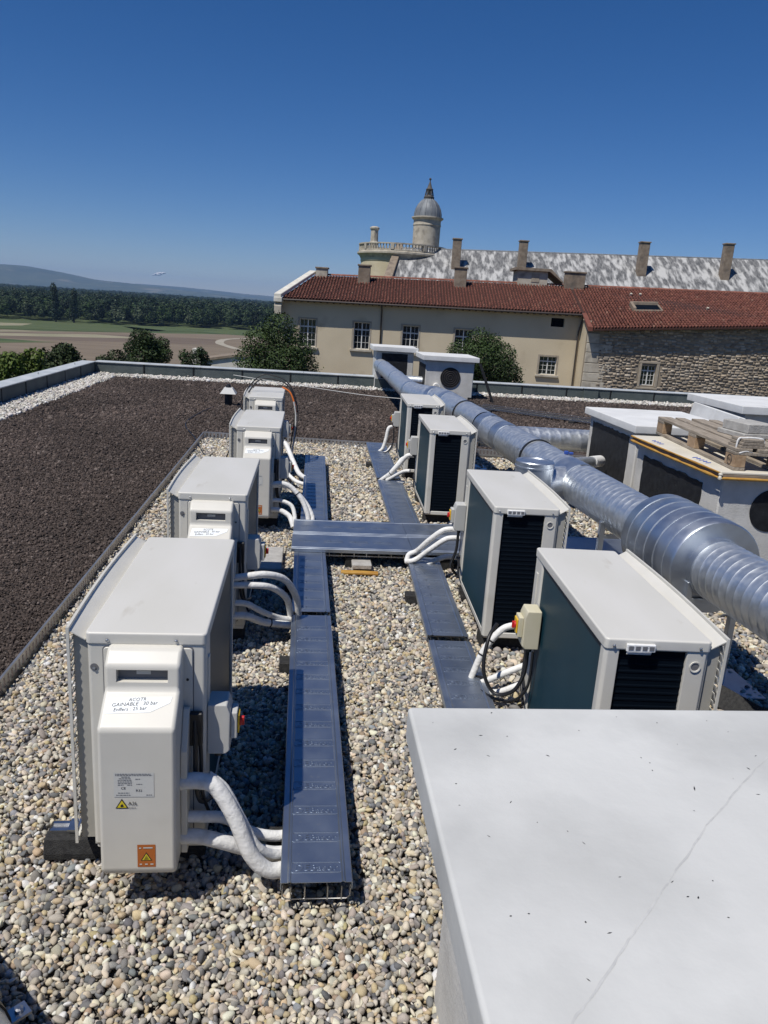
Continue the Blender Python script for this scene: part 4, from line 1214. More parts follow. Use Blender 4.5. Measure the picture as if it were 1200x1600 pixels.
    for k, (x0, x1, z) in enumerate(((-.270, -.155, .553), (-.270, -.150, .548), (-.250, -.222, .542), (-.258, -.220, .536), (-.262, -.216, .530), (-.262, -.216, .524), (-.262, -.216, .518), (-.262, -.244, .512), (-.232, -.216, .512), (-.262, -.225, .482), (-.268, -.222, .474), (-.170, -.150, .474), (-.205, -.190, .534), (-.202, -.182, .515), (-.228, -.205, .425))):
        xx = x0
        while xx < x1:
            w = rr.uniform(.003, .010); bars.quad((xx, YF(z) - .0007, z), (min(xx + w, x1), YF(z) - .0007, z), (min(xx + w, x1), YF(z) - .0007, z + .0026), (xx, YF(z) - .0007, z + .0026)); xx += w + .0018
    bars.build('small_print', 'inkgrey', rp_)
    def tri(x, z, s, m, name, parent, dy):
        q = MB(); q.add([(x - s, YF(z) - dy, z), (x + s, YF(z) - dy, z), (x, YF(z) - dy, z + s * 1.74)], [(0, 1, 2)]); return q.build(name, m, parent)
    t1 = tri(-.250, .424, .0215, 'ink', 'warning_triangle', u, 0.0); tri(-.250, .4275, .0158, 'warn_y', 'triangle_fill', t1, .0008)
    fl = MB(); z = .431
    fl.add([(-.250 + a, YF(z) - .0015, z + b) for a, b in ((-.004, 0), (.004, 0), (.0055, .004), (.003, .008), (.0005, .0125), (-.002, .008), (-.0055, .004))], [tuple(range(7))]); fl.build('flame_symbol', 'ink', t1)
    ol = plate('orange_label', -.203, -.143, .194, .282, 'warn_o', u)
    t2 = tri(-.173, .220, .019, 'ink', 'label_triangle', ol, .0008); tri(-.173, .2225, .0145, 'warn_y', 'label_triangle_fill', t2, .0016)
    lnm = MB()
    for k in range(4):
        z = .225 + k * .004; w_ = .008 - k * .002
        lnm.quad((-.173 - w_, YF(z) - .0022, z), (-.173 + w_, YF(z) - .0022, z + .001), (-.173 + w_, YF(z) - .0022, z + .0028), (-.173 - w_, YF(z) - .0022, z + .0018))
    for (x0, x1, z) in ((-.183, -.152, .268), (-.196, -.188, .203), (-.178, -.169, .203), (-.160, -.150, .203), (-.197, -.190, .267)):
        lnm.quad((x0, YF(z) - .0012, z), (x1, YF(z) - .0012, z), (x1, YF(z) - .0012, z + .005), (x0, YF(z) - .0012, z + .005), 1)
    lnm.build('label_symbols', ['ink', 'plate'], ol)
    # side flange of the cover, cables behind it
    fl = MB(); fl.prism([(-.088, .585), (-.03, .70), (-.012, .70), (-.012, .16), (-.098, .16), (-.098, .57)], 'x', -.0745, -.052); fl.build('cover_flange', 'cover', u, bevel=.004, smooth=40)
    ca = MB()
    ca.tube([(-.035, -.02, .66), (-.030, -.045, .55), (-.028, -.05, .42), (-.015, -.02, .32), (.015, .06, .28), (.02, .16, .25)], .009, 8, smooth=6)
    ca.tube([(-.02, -.012, .62), (-.012, -.03, .50), (-.01, -.03, .38), (.01, .05, .22), (.02, .16, .17)], .007, 8, smooth=6)
    ca.build('cable', 'blackp', u, smooth=60)
    MB().box(-.06, -.008, -.03, -.0065, .55, .68).build('cable_gland_plate', 'blackp', u, bevel=.004, segs=1)
    return u

def add_isolator(u, y0, z0, yellowed=False):
    h = MB(); h.prism([(0, 0), (.066, 0), (.082, .014), (.082, .165), (.070, .200), (0, .200)], 'y', 0, .11)
    i = h.build('isolator_switch', 'isobox_y' if yellowed else 'isobox', u, bevel=.006, segs=2, smooth=40)
    i.location = (.001, y0, z0)
    MB().box(.082, .106, .016, .092, .055, .160).build('switch_cover', 'isobox_y' if yellowed else 'isobox', i, bevel=.005, smooth=40)
    MB().box(.106, .113, .024, .084, .072, .146).build('yellow_plate', 'yellow', i, bevel=.003, segs=1)
    k = MB(); k.lathe([(.019, .113), (.019, .119), (.015, .122)], 20, (0, .054, .109), 'x'); k.box(.119, .130, .047, .061, .092, .126); k.build('knob', 'red', i, bevel=.002, segs=1)
    g = MB(); g.lathe([(.013, -.022), (.013, 0)], 12, (.035, .035, 0), 'z'); g.lathe([(.013, -.022), (.013, 0)], 12, (.035, .075, 0), 'z'); g.build('cable_gland', 'blackp', i, smooth=60)
    return i

def make_foot():
    f = thing('support_block', 'x', 'support block')
    b = MB(); b.prism([(-.075, 0), (.075, 0), (.075, .03), (.055, .085), (-.055, .085), (-.075, .03)], 'x', -.30, .30); b.build('rubber_block', 'black', f, bevel=.006, segs=1)
    rl = MB(); rl.prism([(-.028, .085), (.028, .085), (.028, .099), (.014, .099), (.014, .090), (-.014, .090), (-.014, .099), (-.028, .099)], 'x', -.285, .29); rl.build('rail', 'alu', f)
    for s_ in (-1, 1):
        MB().box(s_ * .2 - .02, s_ * .2 + .02, -.035, .035, .0995, .106).build('rail_clamp', 'alu', f)
    return f

unit0 = make_unit(); foot0 = make_foot()
UNITS = [  # x, y of the pipe end on the coil side, rotation, isolator y / z / yellowed, label, where
    (-.315, 2.50, 0.3, (.03, .480, False), 'ivory heat pump showing its orange warning label beside the open tray end', 'the heat pump beside the open tray end'),
    (-.330, 4.50, -.3, (.05, .480, False), 'ivory heat pump with two thick white pipes arching into the slot of the cable tray', 'the heat pump with arching pipes'),
    (-.222, 7.08, 0.0, (.05, .480, False), 'ivory heat pump whose white pipes bend down onto the cross tray', 'the heat pump beside the cross tray'),
    (-.280, 9.36, 0.3, (.05, .480, False), 'ivory heat pump with loose black and orange cables looped over its lid', 'the heat pump under looped cables'),
    (1.195, 3.63, 177.0, (.13, .515, True), 'ivory heat pump with yellowed isolator box right behind the big concrete slab', 'the heat pump behind the concrete slab'),
    (1.215, 5.54, 177.6, (.02, .525, False), 'ivory heat pump between the cross tray and the capped duct stub', 'the heat pump before the duct stub'),
    (1.262, 8.52, 178.2, (.02, .525, False), 'ivory heat pump with a forked white pipe bundle tied by a black strap', 'the heat pump with forked pipes'),
    (1.292, 10.56, 178.0, (.02, .525, False), 'ivory heat pump at the edge of the brown substrate below the duct bend', 'the heat pump below the duct bend'),
]
for k, (x, y, a, iso, lab, short) in enumerate(UNITS):
    u = unit0 if k == 0 else copy_tree(unit0)
    u.location = (x, y, 0); u.rotation_euler = (0, 0, R(a))
    tag(u, lab, 'heat pump', 'ivory outdoor heat pumps in two rows')
for k, (x, y, a, iso, lab, short) in enumerate(UNITS):
    u = [o for o in col.objects if o.get('label') == lab][0]
    add_isolator(u, *iso)
    for e_, yy in (('pipe end', .14), ('plain end', .95)):
        ft = foot0 if (k == 0 and yy < .5) else copy_tree(foot0)
        m_ = Matrix.Translation((x, y, 0)) @ Matrix.Rotation(R(a), 4, 'Z') @ Matrix.Translation((-.31, yy, 0))
        ft.matrix_world = m_
        ft.location = m_.translation; ft.rotation_euler = (0, 0, R(a))
        tag(ft, 'black rubber block under the %s of %s' % (e_, short), 'support block', 'rubber blocks under the heat pumps')

# ---- cable trays with steel covers
LET = text_mesh('DEBasor', .044, .0012, 'tray', 0, 'CENTER', .0008)
fm_ = MB()
oo, ii_ = rrect(-.090, .090, -.012, .042, .008), rrect(-.0875, .0875, -.0095, .0395, .006)
nq = len(oo)
fm_.add([(x, y, .0016) for x, y in oo] + [(x, y, .0016) for x, y in ii_] + [(x, y, -.001) for x, y in oo] + [(x, y, -.001) for x, y in ii_],
        [(k, (k + 1) % nq, nq + (k + 1) % nq, nq + k) for k in range(nq)] + [(2 * nq + k, 2 * nq + (k + 1) % nq, (k + 1) % nq, k) for k in range(nq)] + [(nq + k, nq + (k + 1) % nq, 3 * nq + (k + 1) % nq, 3 * nq + k) for k in range(nq)])
FRM = fm_.mesh('embossed_frame', 'tray')
def tray(label, loc, rz, length, width, cuts, ztop, letter=True, feet=(), rot_letter=False, step=.163, open_end=True, wires=True):
    root = thing('cable_tray', label, 'cable tray', loc, R(rz), 'covered cable trays')
    w = width / 2
    prof = [(-w, -.030), (-w, -.003), (-w + .003, 0), (-w + .024, 0), (-w + .029, .004), (-w + .034, .004), (-w + .039, 0), (w - .039, 0), (w - .034, .004), (w - .029, .004), (w - .024, 0), (w - .003, 0), (w, -.003), (w, -.030)]
    inner = [(x * (1 - .004 / w), z - .0025) for x, z in prof[::-1]]
    for (a, b, dz) in cuts:
        c = MB(); c.prism(prof + inner, 'y', a, b)
        co = c.build('cover', 'tray', root); co.location = (0, 0, ztop + dz)
        if letter:
            n = int((b - a) / step)
            for k in range(n):
                o = link('embossed_lettering', LET, co)
                o.location = (0, a + .06 + k * step, .0004)
                of_ = link('embossed_frame', FRM, o)
                if rot_letter: o.rotation_euler = (0, 0, R(90)); o.location = (.02, a + .14 + k * step, .0004); o.scale = (.9, .9, 1)
    if wires:
        wb = MB(); h = .07; wi = w - .008
        for x in (-wi + .03, -wi / 3, wi / 3, wi - .03):
            wb.tube([(x, -.004, ztop - h), (x, length, ztop - h)], .0028, 6)
        for x in (-wi, wi):
            for q in (.015, .045):
                wb.tube([(x, -.004, ztop - q - .01), (x, length, ztop - q - .01)], .0026, 6)
        nU = int(length / .1)
        for k in range(nU + 1):
            y = .002 + k * (length - .004) / nU
            wb.tube([(-wi, y, ztop - .012), (-wi, y, ztop - h + .012), (-wi + .012, y, ztop - h), (wi - .012, y, ztop - h), (wi, y, ztop - h + .012), (wi, y, ztop - .012)], .0026, 6)
            if k == 0:
                for x in (-wi + .03, -wi / 3, wi / 3, wi - .03):
                    wb.tube([(x, y, ztop - h), (x, y, ztop - .02)], .0026, 6)
        wb.build('wire_basket', 'wire', root, smooth=60)
    for y in feet:
        f = MB(); f.prism([(y - .06, 0), (y + .06, 0), (y + .05, ztop - .072), (y - .05, ztop - .072)], 'x', -w - .06, w - .02)
        f.build('rubber_support', 'black', root, bevel=.005, segs=1)
    return root
tray('covered steel cable tray with open wire end beside the left row of heat pumps', (.098, 2.275, 0), .35, 3.76, .255, [(0, 2.40, 0), (2.47, 3.76, -.004)], .135, feet=(.35, 1.9, 3.2))
tray('covered steel cable tray from the cross tray towards the looped cables', (.115, 6.92, 0), -.6, 3.2, .26, [(0, 3.2, 0)], .135, feet=(.5, 2.6), step=.15)
tray('covered steel cable tray in front of the right row beside the big concrete slab', (.855, 2.3, 0), -2.3, 3.66, .262, [(0, 2.02, 0), (2.10, 3.66, -.003)], .135, feet=(.5, 3.0), step=.155)
tray('covered steel cable tray from the cross tray to the far edging, right row side', (.98, 6.86, 0), -1.0, 4.45, .285, [(0, 1.93, .002), (2.06, 3.7, 0), (3.705, 4.45, .004)], .135, feet=(.35, 3.3), step=.16)
tray('wide covered cable tray crossing the gravel, the nearer of two lying side by side', (-.075, 6.21, 0), -90, 1.95, .43, [(0, 1.0, 0), (1.0, 1.95, .003)], .165, rot_letter=True, step=.21, feet=(.5, 1.3))
tray('wide covered cable tray crossing the gravel, the farther of two lying side by side', (-.07, 6.65, 0), -90, 1.95, .43, [(0, 1.0, 0), (1.0, 1.95, .003)], .165, rot_letter=True, step=.21, feet=(.5, 1.3))
tray('dull galvanised tray cover lying under the big duct', (1.93, 6.42, 0), -92, 1.15, .56, [(0, 1.15, 0)], .14, letter=False, feet=(.6,))

# ---- insulated pipes
def pipe(label, pts, r=.021, m='foam', ties=(), n=12, name='insulated_pipe', cat='pipe', group=None):
    root = thing(name, label, cat, pts[0], 0, group)
    o0 = Vector(pts[0])
    P = [Vector(p) - o0 for p in pts]
    mb = MB(); mb.tube(P, r, n, smooth=8); mb.build('sleeve' if m == 'foam' else 'sheath', m, root, smooth=70)
    pp = catmull(P, 8)[0]
    for t in ties:
        i = int(t * (len(pp) - 2)); c_ = pp[i]; d_ = (pp[i + 1] - pp[i]).normalized()
        tb = MB(); tb.tube([c_ - d_ * .004, c_ + d_ * .004], r + .0025, n); tb.build('cable_tie', 'blackp', root, smooth=60)
    return root
pg = 'white insulated pipes'
# left unit 1
pipe('thick lumpy white pipe curving from the first pipe cover down to the open tray', [(-.40, 2.42, .44), (-.33, 2.42, .445), (-.27, 2.42, .42), (-.20, 2.40, .31), (-.14, 2.38, .17), (-.07, 2.385, .095), (.02, 2.42, .085)], .029, group=pg)
pipe('white pipe running low behind the lumpy pipe beside the open tray end', [(-.40, 2.44, .285), (-.32, 2.45, .275), (-.24, 2.50, .23), (-.15, 2.54, .14), (-.06, 2.56, .105), (.02, 2.58, .10)], .021, group=pg)
pipe('lowest white pipe passing under the lumpy pipe beside the open tray end', [(-.40, 2.42, .215), (-.33, 2.42, .215), (-.25, 2.43, .185), (-.16, 2.46, .13), (-.06, 2.48, .09), (.02, 2.50, .085)], .027, group=pg)
pipe('second strand of white pipe twisted along the lumpy pipe', [(-.30, 2.445, .45), (-.24, 2.44, .40), (-.18, 2.425, .29), (-.12, 2.41, .18), (-.06, 2.44, .12), (.0, 2.47, .10)], .017, group=pg)
# left unit 2
pipe('upper white pipe arching over into the slot between two tray covers', [(-.40, 4.42, .47), (-.32, 4.42, .485), (-.20, 4.46, .485), (-.09, 4.55, .42), (-.02, 4.66, .27), (.0, 4.70, .14), (.005, 4.71, .07)], .022, group=pg)
pipe('inner white pipe arching beneath the upper one into the tray slot', [(-.40, 4.41, .43), (-.28, 4.42, .43), (-.17, 4.47, .40), (-.085, 4.57, .30), (-.055, 4.67, .17), (-.05, 4.70, .07)], .021, group=pg)
pipe('thin white pipe sloping down to the side of the tray below the arching pair', [(-.41, 4.42, .31), (-.32, 4.44, .30), (-.22, 4.53, .21), (-.12, 4.63, .13), (-.03, 4.68, .10), (.02, 4.70, .095)], .019, group=pg)
pipe('low white pipe with one black tie below the arching pair', [(-.41, 4.42, .225), (-.32, 4.44, .22), (-.22, 4.54, .14), (-.10, 4.60, .10), (.02, 4.62, .085)], .024, ties=(.62,), group=pg)
# left unit 3
pipe('white pipe with black tie bending from the third unit down to the cross tray', [(-.29, 7.00, .45), (-.22, 7.00, .465), (-.12, 7.00, .44), (-.01, 6.97, .33), (.05, 6.93, .20), (.06, 6.90, .13)], .023, ties=(.55,), group=pg)
pipe('twin white pipe lying against the tied pipe above the cross tray', [(-.29, 7.02, .43), (-.20, 7.02, .44), (-.09, 7.02, .41), (.03, 6.99, .29), (.095, 6.94, .18), (.10, 6.90, .12)], .021, group=pg)
pipe('thin white pipe hooking down beside the corner of the cross tray', [(-.29, 7.00, .30), (-.20, 7.00, .30), (-.10, 6.98, .26), (-.065, 6.93, .17), (-.06, 6.90, .10)], .019, group=pg)
pipe('lowest white pipe curling round the corner of the cross tray', [(-.29, 6.99, .215), (-.20, 6.98, .21), (-.12, 6.95, .17), (-.09, 6.91, .12), (-.075, 6.88, .08)], .024, group=pg)
# left unit 4
pipe('thick white pipe sloping from behind the third unit into the far left tray', [(-.29, 9.30, .45), (-.22, 9.25, .42), (-.13, 9.05, .27), (-.05, 8.9, .15), (.04, 8.85, .10)], .028, group=pg)
pipe('grey white pipe lying low beside the far left tray', [(-.29, 9.2, .22), (-.18, 8.9, .14), (-.08, 8.7, .10), (.03, 8.6, .09)], .022, group=pg)
# right unit 1
pipe('white pipe rising steeply behind the yellowed isolator box', [(1.22, 3.85, .45), (1.13, 3.86, .42), (1.04, 3.86, .30), (.99, 3.85, .17), (.96, 3.83, .08)], .019, ties=(.45, .6), group=pg)
pipe('white pipe running out flat below the yellowed isolator box', [(1.24, 3.74, .26), (1.15, 3.74, .22), (1.06, 3.78, .15), (.98, 3.82, .09)], .018, group=pg)
pipe('lowest white pipe lying on the gravel below the yellowed isolator box', [(1.26, 3.70, .19), (1.18, 3.70, .15), (1.10, 3.75, .09), (1.0, 3.80, .075)], .018, group=pg)
pipe('black cable looping below the yellowed isolator box into the tray', [(1.145, 3.44, .50), (1.14, 3.44, .36), (1.11, 3.50, .23), (1.03, 3.56, .19), (.975, 3.60, .30), (1.0, 3.66, .45), (1.06, 3.74, .50)], .010, 'blackp', name='power_cable', cat='cable')
pipe('thin black cable drooping from the yellowed isolator to the tray notch', [(1.16, 3.40, .50), (1.16, 3.42, .30), (1.12, 3.50, .18), (1.04, 3.60, .14), (.96, 3.80, .12), (.90, 3.98, .10)], .007, 'blackp', name='power_cable', cat='cable')
pipe('black cable running flat into the notch of the right tray cover', [(1.05, 3.78, .16), (.99, 3.88, .125), (.93, 4.0, .115), (.86, 4.05, .10)], .009, 'blackp', name='power_cable', cat='cable')
# right unit 2
pipe('upper white pipe bowing from the second right unit over the cross tray end', [(1.22, 5.75, .44), (1.12, 5.75, .43), (1.02, 5.80, .33), (.94, 5.88, .21), (.88, 5.90, .17), (.86, 5.88, .12)], .022, group=pg)
pipe('lower white pipe bowing beside its twin over the cross tray end', [(1.24, 5.71, .38), (1.14, 5.71, .37), (1.04, 5.75, .28), (.96, 5.80, .19), (.90, 5.80, .15), (.85, 5.84, .13)], .022, group=pg)
pipe('white pipe slipping into the tray behind the isolator of the second right unit', [(1.24, 5.78, .20), (1.16, 5.78, .20), (1.06, 5.80, .15), (1.0, 5.81, .10)], .021, group=pg)
pipe('black cable hanging under the isolator of the second right unit', [(1.17, 5.44, .51), (1.17, 5.46, .36), (1.15, 5.50, .24), (1.19, 5.56, .15), (1.25, 5.6, .10)], .011, 'blackp', name='power_cable', cat='cable')
# right unit 3
pipe('long forked white pipe tied with a black strap before the third right unit', [(1.27, 8.72, .46), (1.19, 8.72, .45), (1.11, 8.75, .34), (1.02, 8.80, .22), (.94, 8.84, .14), (.90, 8.86, .10)], .026, ties=(.62,), group=pg)
pipe('white pipe joining the strapped fork from above', [(1.24, 8.9, .40), (1.16, 8.9, .38), (1.09, 8.86, .30), (1.01, 8.85, .20), (.94, 8.87, .12)], .022, group=pg)
pipe('short white pipe with open upper end branching off the strapped fork', [(1.22, 8.60, .30), (1.15, 8.64, .28), (1.07, 8.72, .21), (.98, 8.80, .13)], .021, group=pg)
pipe('short white pipe lying lowest beside the strapped fork', [(1.18, 8.70, .14), (1.10, 8.74, .13), (1.02, 8.80, .10)], .021, group=pg)
# right unit 4
pipe('white pipe hanging under the isolator of the far right unit', [(1.22, 10.74, .48), (1.17, 10.72, .45), (1.14, 10.70, .30), (1.10, 10.68, .17), (1.05, 10.68, .12)], .024, group=pg)
pipe('curled white pipe end below the isolator of the far right unit', [(1.22, 10.62, .22), (1.16, 10.60, .14), (1.08, 10.62, .11), (1.03, 10.66, .11)], .022, group=pg)
pipe('black cable looping under the isolator of the far right unit', [(1.22, 10.50, .50), (1.22, 10.48, .30), (1.16, 10.5, .17), (1.06, 10.58, .11)], .009, 'blackp', name='power_cable', cat='cable')
# cables looped over the fourth left unit
cb = 'loose cables over the farthest left heat pump'
pipe('black cable arching over the lid of the farthest left heat pump', [(-.95, 9.7, .03), (-.86, 9.75, .35), (-.79, 9.8, .80), (-.62, 9.85, 1.10), (-.42, 9.85, 1.14), (-.22, 9.8, 1.06), (-.13, 9.7, .80), (-.16, 9.55, .45), (-.2, 9.45, .1)], .009, 'blackp', name='power_cable', cat='cable', group=cb)
pipe('second black cable arching a little higher over the farthest left heat pump', [(-1.02, 9.9, .03), (-.90, 9.9, .40), (-.80, 9.95, .88), (-.62, 9.95, 1.14), (-.45, 9.95, 1.18), (-.22, 9.9, 1.08), (-.10, 9.8, .75), (-.14, 9.6, .35), (-.2, 9.5, .05)], .008, 'blackp', name='power_cable', cat='cable', group=cb)
pipe('orange cable piece among the black cables left of the farthest left heat pump', [(-.93, 9.62, .30), (-.88, 9.64, .48), (-.83, 9.68, .68)], .010, 'oran_cab', name='power_cable', cat='cable', group=cb)
pipe('orange cable piece bent over the right edge of the farthest left lid', [(-.30, 9.72, 1.06), (-.20, 9.70, 1.0), (-.14, 9.66, .86), (-.12, 9.62, .78)], .010, 'oran_cab', name='power_cable', cat='cable', group=cb)
pipe('grey cable hanging down the right side of the farthest left heat pump', [(-.15, 9.62, .90), (-.12, 9.58, .70), (-.14, 9.5, .4), (-.19, 9.42, .1)], .009, 'isobox', name='power_cable', cat='cable', group=cb)
pipe('thin pale cord stretched low across the brown substrate', [(-1.45, 15.6, .62), (-.9, 15.4, .58), (-.3, 15.1, .55), (1.0, 14.2, .52), (1.75, 13.6, .55)], .006, 'plate', name='cord', cat='cord')
pipe('dark trailing cable lying across the brown substrate', [(-.95, 9.7, .02), (-1.3, 10.3, .02), (-1.62, 11.6, .02), (-2.0, 13.2, .02), (-1.8, 15.3, .02)], .008, 'blackp', name='power_cable', cat='cable')

# ---- small roof vent on the substrate
vt_ = thing('roof_vent', 'small dark vent pipe with white hipped cap standing on the substrate', 'vent', (-1.55, 15.7, 0))
vt_.scale = (.78, .78, .9)
MB().lathe([(.10, -.02), (.10, .30)], 16).build('pipe', 'blackp', vt_, smooth=40)
vc = MB(); vc.add([(-.2, -.2, .27), (.2, -.2, .27), (.2, .2, .27), (-.2, .2, .27), (-.1, -.1, .40), (.1, -.1, .40), (.1, .1, .40), (-.1, .1, .40)], [(3, 2, 1, 0), (4, 5, 6, 7), (0, 1, 5, 4), (1, 2, 6, 5), (2, 3, 7, 6), (3, 0, 4, 7)]); vc.build('cap', 'conc_white', vt_)
MB().lathe([(.07, .40), (.05, .46), (.01, .48)], 12).build('knob', 'blackp', vt_, smooth=40)

# ---- paver and tile scraps under the trays
pv = MB(); pv.box(-.09, .09, -.28, .28, .0, .05); tag(link('concrete_paver', pv.mesh('concrete_paver', 'paver', bevel=.006, segs=1)), 'grey concrete paver lying flat between the second heat pump and the cross tray', 'paver').location = (-.235, 6.05, .012)
pv = MB(); pv.box(-.08, .08, -.10, .10, 0, .04); tag(link('rubber_pad', pv.mesh('rubber_pad', 'paver', bevel=.006, segs=1)), 'grey block on orange plank scrap below the cross tray', 'block').location = (.50, 5.98, .035)
pv = MB(); pv.box(-.15, .15, -.03, .03, 0, .018); o = tag(link('plank_scrap', pv.mesh('plank_scrap', 'orange', bevel=.003, segs=1)), 'short orange plank scrap on the gravel below the cross tray', 'plank'); o.location = (.48, 5.84, .014); o.rotation_euler = (0, 0, R(-3))

# ================================================================== BIG SPIRAL DUCT
def spiral_mesh(path, Rd, pitch, n=36, ridge=.0026, m='galv', per=5):
    """helically seamed duct along a smooth path"""
    P = [Vector(p) for p in path]
    seg = [0]
    for a, b in zip(P[:-1], P[1:]): seg.append(seg[-1] + (b - a).length)
    L = seg[-1]
    ns = max(2, int(L / pitch * per))
    fr = frames(P)
    prof = [1.0, 0, 0, 0, 0][:per]; frac = [0, .09, .36, .64, .91]
    def at(s_):
        s_ = min(max(s_, 0), L)
        i = 0
        while i < len(seg) - 2 and seg[i + 1] < s_: i += 1
        t = (s_ - seg[i]) / max(seg[i + 1] - seg[i], 1e-9)
        t_, u_, w_ = fr[i]; t2, u2, w2 = fr[i + 1]
        return P[i].lerp(P[i + 1], t), u_.lerp(u2, t).normalized(), w_.lerp(w2, t).normalized()
    V = np.zeros((ns + 1, n, 3))
    for j in range(ns + 1):
        for k in range(n):
            s_ = (j // per + frac[j % per]) * pitch + pitch * (k / n)
            s_ = s_ * L / (ns * pitch / per + pitch)
            c_, u_, w_ = at(s_)
            a = 2 * math.pi * k / n
            rr = Rd + ridge * prof[j % per]
            q = c_ + (u_ * math.cos(a) + w_ * math.sin(a)) * rr
            V[j, k] = q
    ii = np.arange((ns + 1) * n).reshape(ns + 1, n)
    F = [np.stack([ii[:-1, :-1], ii[:-1, 1:], ii[1:, 1:], ii[1:, :-1]], -1).reshape(-1, 4)]
    # seam: column n-1 joins column 0 of the next turn
    a = ii[:-1, n - 1]; b = ii[1:, n - 1]
    s0 = np.arange(ns) + per
    ok = s0 + 1 <= ns
    F.append(np.stack([a[ok], ii[s0[ok], 0], ii[s0[ok] + 1, 0], b[ok]], -1))
    F = np.concatenate(F)
    me = raw_mesh('spiral_duct', V.reshape(-1, 3), F, m, smooth=True)
    me.set_sharp_from_angle(angle=R(28))
    return me

def axis_x(y): return 2.395 - .034 * (y - 4.5)
DZ = .75; DR = .1775
D = thing('ventilation_duct', 'long galvanised spiral duct with silencer running beside the right row of units', 'duct', (2.3, 6, 0))
def dlink(name, me, parent=None):
    o = link(name, me, parent or D)
    o.matrix_parent_inverse = Matrix.Translation((-2.3, -6, 0)) if parent is None else Matrix.Identity(4)
    return o
def dpath(y0, y1, n=2): return [(axis_x(y0 + (y1 - y0) * k / n), y0 + (y1 - y0) * k / n, DZ) for k in range(n + 1)]
def dring(y, r, w, m='galvsm', name='coupling', parent=None):
    mb = MB(); a = Vector((axis_x(y), y, DZ)); b = Vector((axis_x(y + w), y + w, DZ))
    mb.tube([a, b], r, 40); return dlink(name, mb.mesh(name, m, smooth=40), parent)
dlink('duct_section', spiral_mesh(dpath(2.0, 3.22), DR, .085))
dlink('duct_section', spiral_mesh(dpath(3.16, 4.08), DR, .075))
dlink('duct_section', spiral_mesh(dpath(4.66, 6.2), DR, .080))
dlink('duct_section', spiral_mesh(dpath(6.38, 8.35), DR, .080))
dlink('duct_section', spiral_mesh(dpath(8.5, 9.05), DR, .080))
dlink('duct_section', spiral_mesh(dpath(9.25, 11.6), DR, .105))
# silencer
sv = MB()
a = Vector((axis_x(4.04), 4.04, DZ)); b = Vector((axis_x(4.72), 4.72, DZ)); dd = (b - a).normalized()
sv.tube([a, a + dd * .0005, a + dd * .012, b - dd * .012, b - dd * .0005, b], .283, 56, radii=[.18, .275, .283, .283, .275, .18])
so = dlink('silencer', sv.mesh('silencer', 'galvsm', smooth=35))
for k in range(5):
    q = a + dd * (.10 + .12 * k)
    mb = MB(); mb.tube([q - dd * .004, q + dd * .004], .2865, 56); mb.build('seam', 'galv', so, smooth=40)
# couplings, clamps
for y, w in ((3.99, .06), (4.70, .06), (6.14, .30), (8.30, .24), (9.02, .26), (11.45, .2)):
    dring(y, DR + .006, w)
for y in (3.20, 4.76, 7.30, 10.4):
    c_ = dring(y, DR + .013, .03, 'blackp', 'duct_clamp')
    q = Vector((axis_x(y + .015), y + .015, DZ)) + Vector((-.17, 0, .085))
    MB().box(q.x - .035, q.x + .01, q.y - .012, q.y + .012, q.z - .008, q.z + .008).build('clamp_ear', 'alu', c_)
cpl = dring(2.80, DR + .012, .05, 'blackp', 'duct_clamp'); dring(2.62, DR + .008, .18, 'galvsm')
bv = MB(); qx = axis_x(6.62)
for k in range(2):
    bv.box(qx + .0 + k * .045, qx + .035 + k * .045, 6.60, 6.63, DZ + DR, DZ + DR + .03 - .01 * k)
dlink('blue_valve_cap', bv.mesh('blue_valve_cap', 'bluepr', bevel=.004))
# S-bend to the far shaft
farp = catmull([Vector(q) for q in ((axis_x(11.55), 11.55, .75), (axis_x(12.0) + .0, 12.0, .745), (1.99, 12.5, .735), (1.83, 13.0, .72), (1.80, 13.6, .71), (1.84, 15.5, .68), (1.88, 18.2, .65), (1.90, 20.4, .62))], 6)[0]
dlink('duct_section', spiral_mesh(farp, DR * .98, .12, per=5))
for i in (9, 21, 31, 38):
    p, q = farp[i], farp[i + 1]; d_ = (q - p).normalized()
    mb = MB(); mb.tube([p, p + d_ * .12], DR + .008, 36); dlink('coupling', mb.mesh('coupling', 'galvsm', smooth=40))
# capped stub teed off towards the units
st = MB(); st.tube([(axis_x(6.26) - .02, 6.26, DZ), (1.98, 6.20, DZ - .02)], .145, 32); dlink('tee_branch', st.mesh('tee_branch', 'galv', smooth=40))
st = MB(); st.lathe([(.160, -.28), (.160, .135), (.166, .137), (.166, .150), (.160, .152), (.160, .185), (.155, .192), (.12, .194), (.115, .188), (.0, .188)], 40, (1.925, 6.17, DZ)); dlink('capped_stub', st.mesh('capped_stub', 'galvsm', smooth=30))
# branch to the right
dlink('duct_branch', spiral_mesh([(axis_x(9.6) + .02, 9.95, .54), (3.0, 10.05, .52), (4.6, 10.1, .50)], .15, .15, ridge=.003))
st = MB(); st.tube([(axis_x(9.5), 9.75, .64), (axis_x(9.5) + .25, 9.95, .56)], .155, 32); dlink('tee_branch', st.mesh('tee_branch', 'galv', smooth=40))
# take-off beside the silencer-less run, into the shaft
st = MB(); st.tube([(axis_x(7.6) + .05, 7.6, .62), (3.42, 8.75, .47)], .062, 24); dlink('takeoff', st.mesh('takeoff', 'galv', smooth=40))
st = MB(); st.tube([(3.42, 8.75, .470), (3.62, 9.0, .44)], .070, 24); dlink('takeoff_collar', st.mesh('takeoff_collar', 'foam', smooth=40))
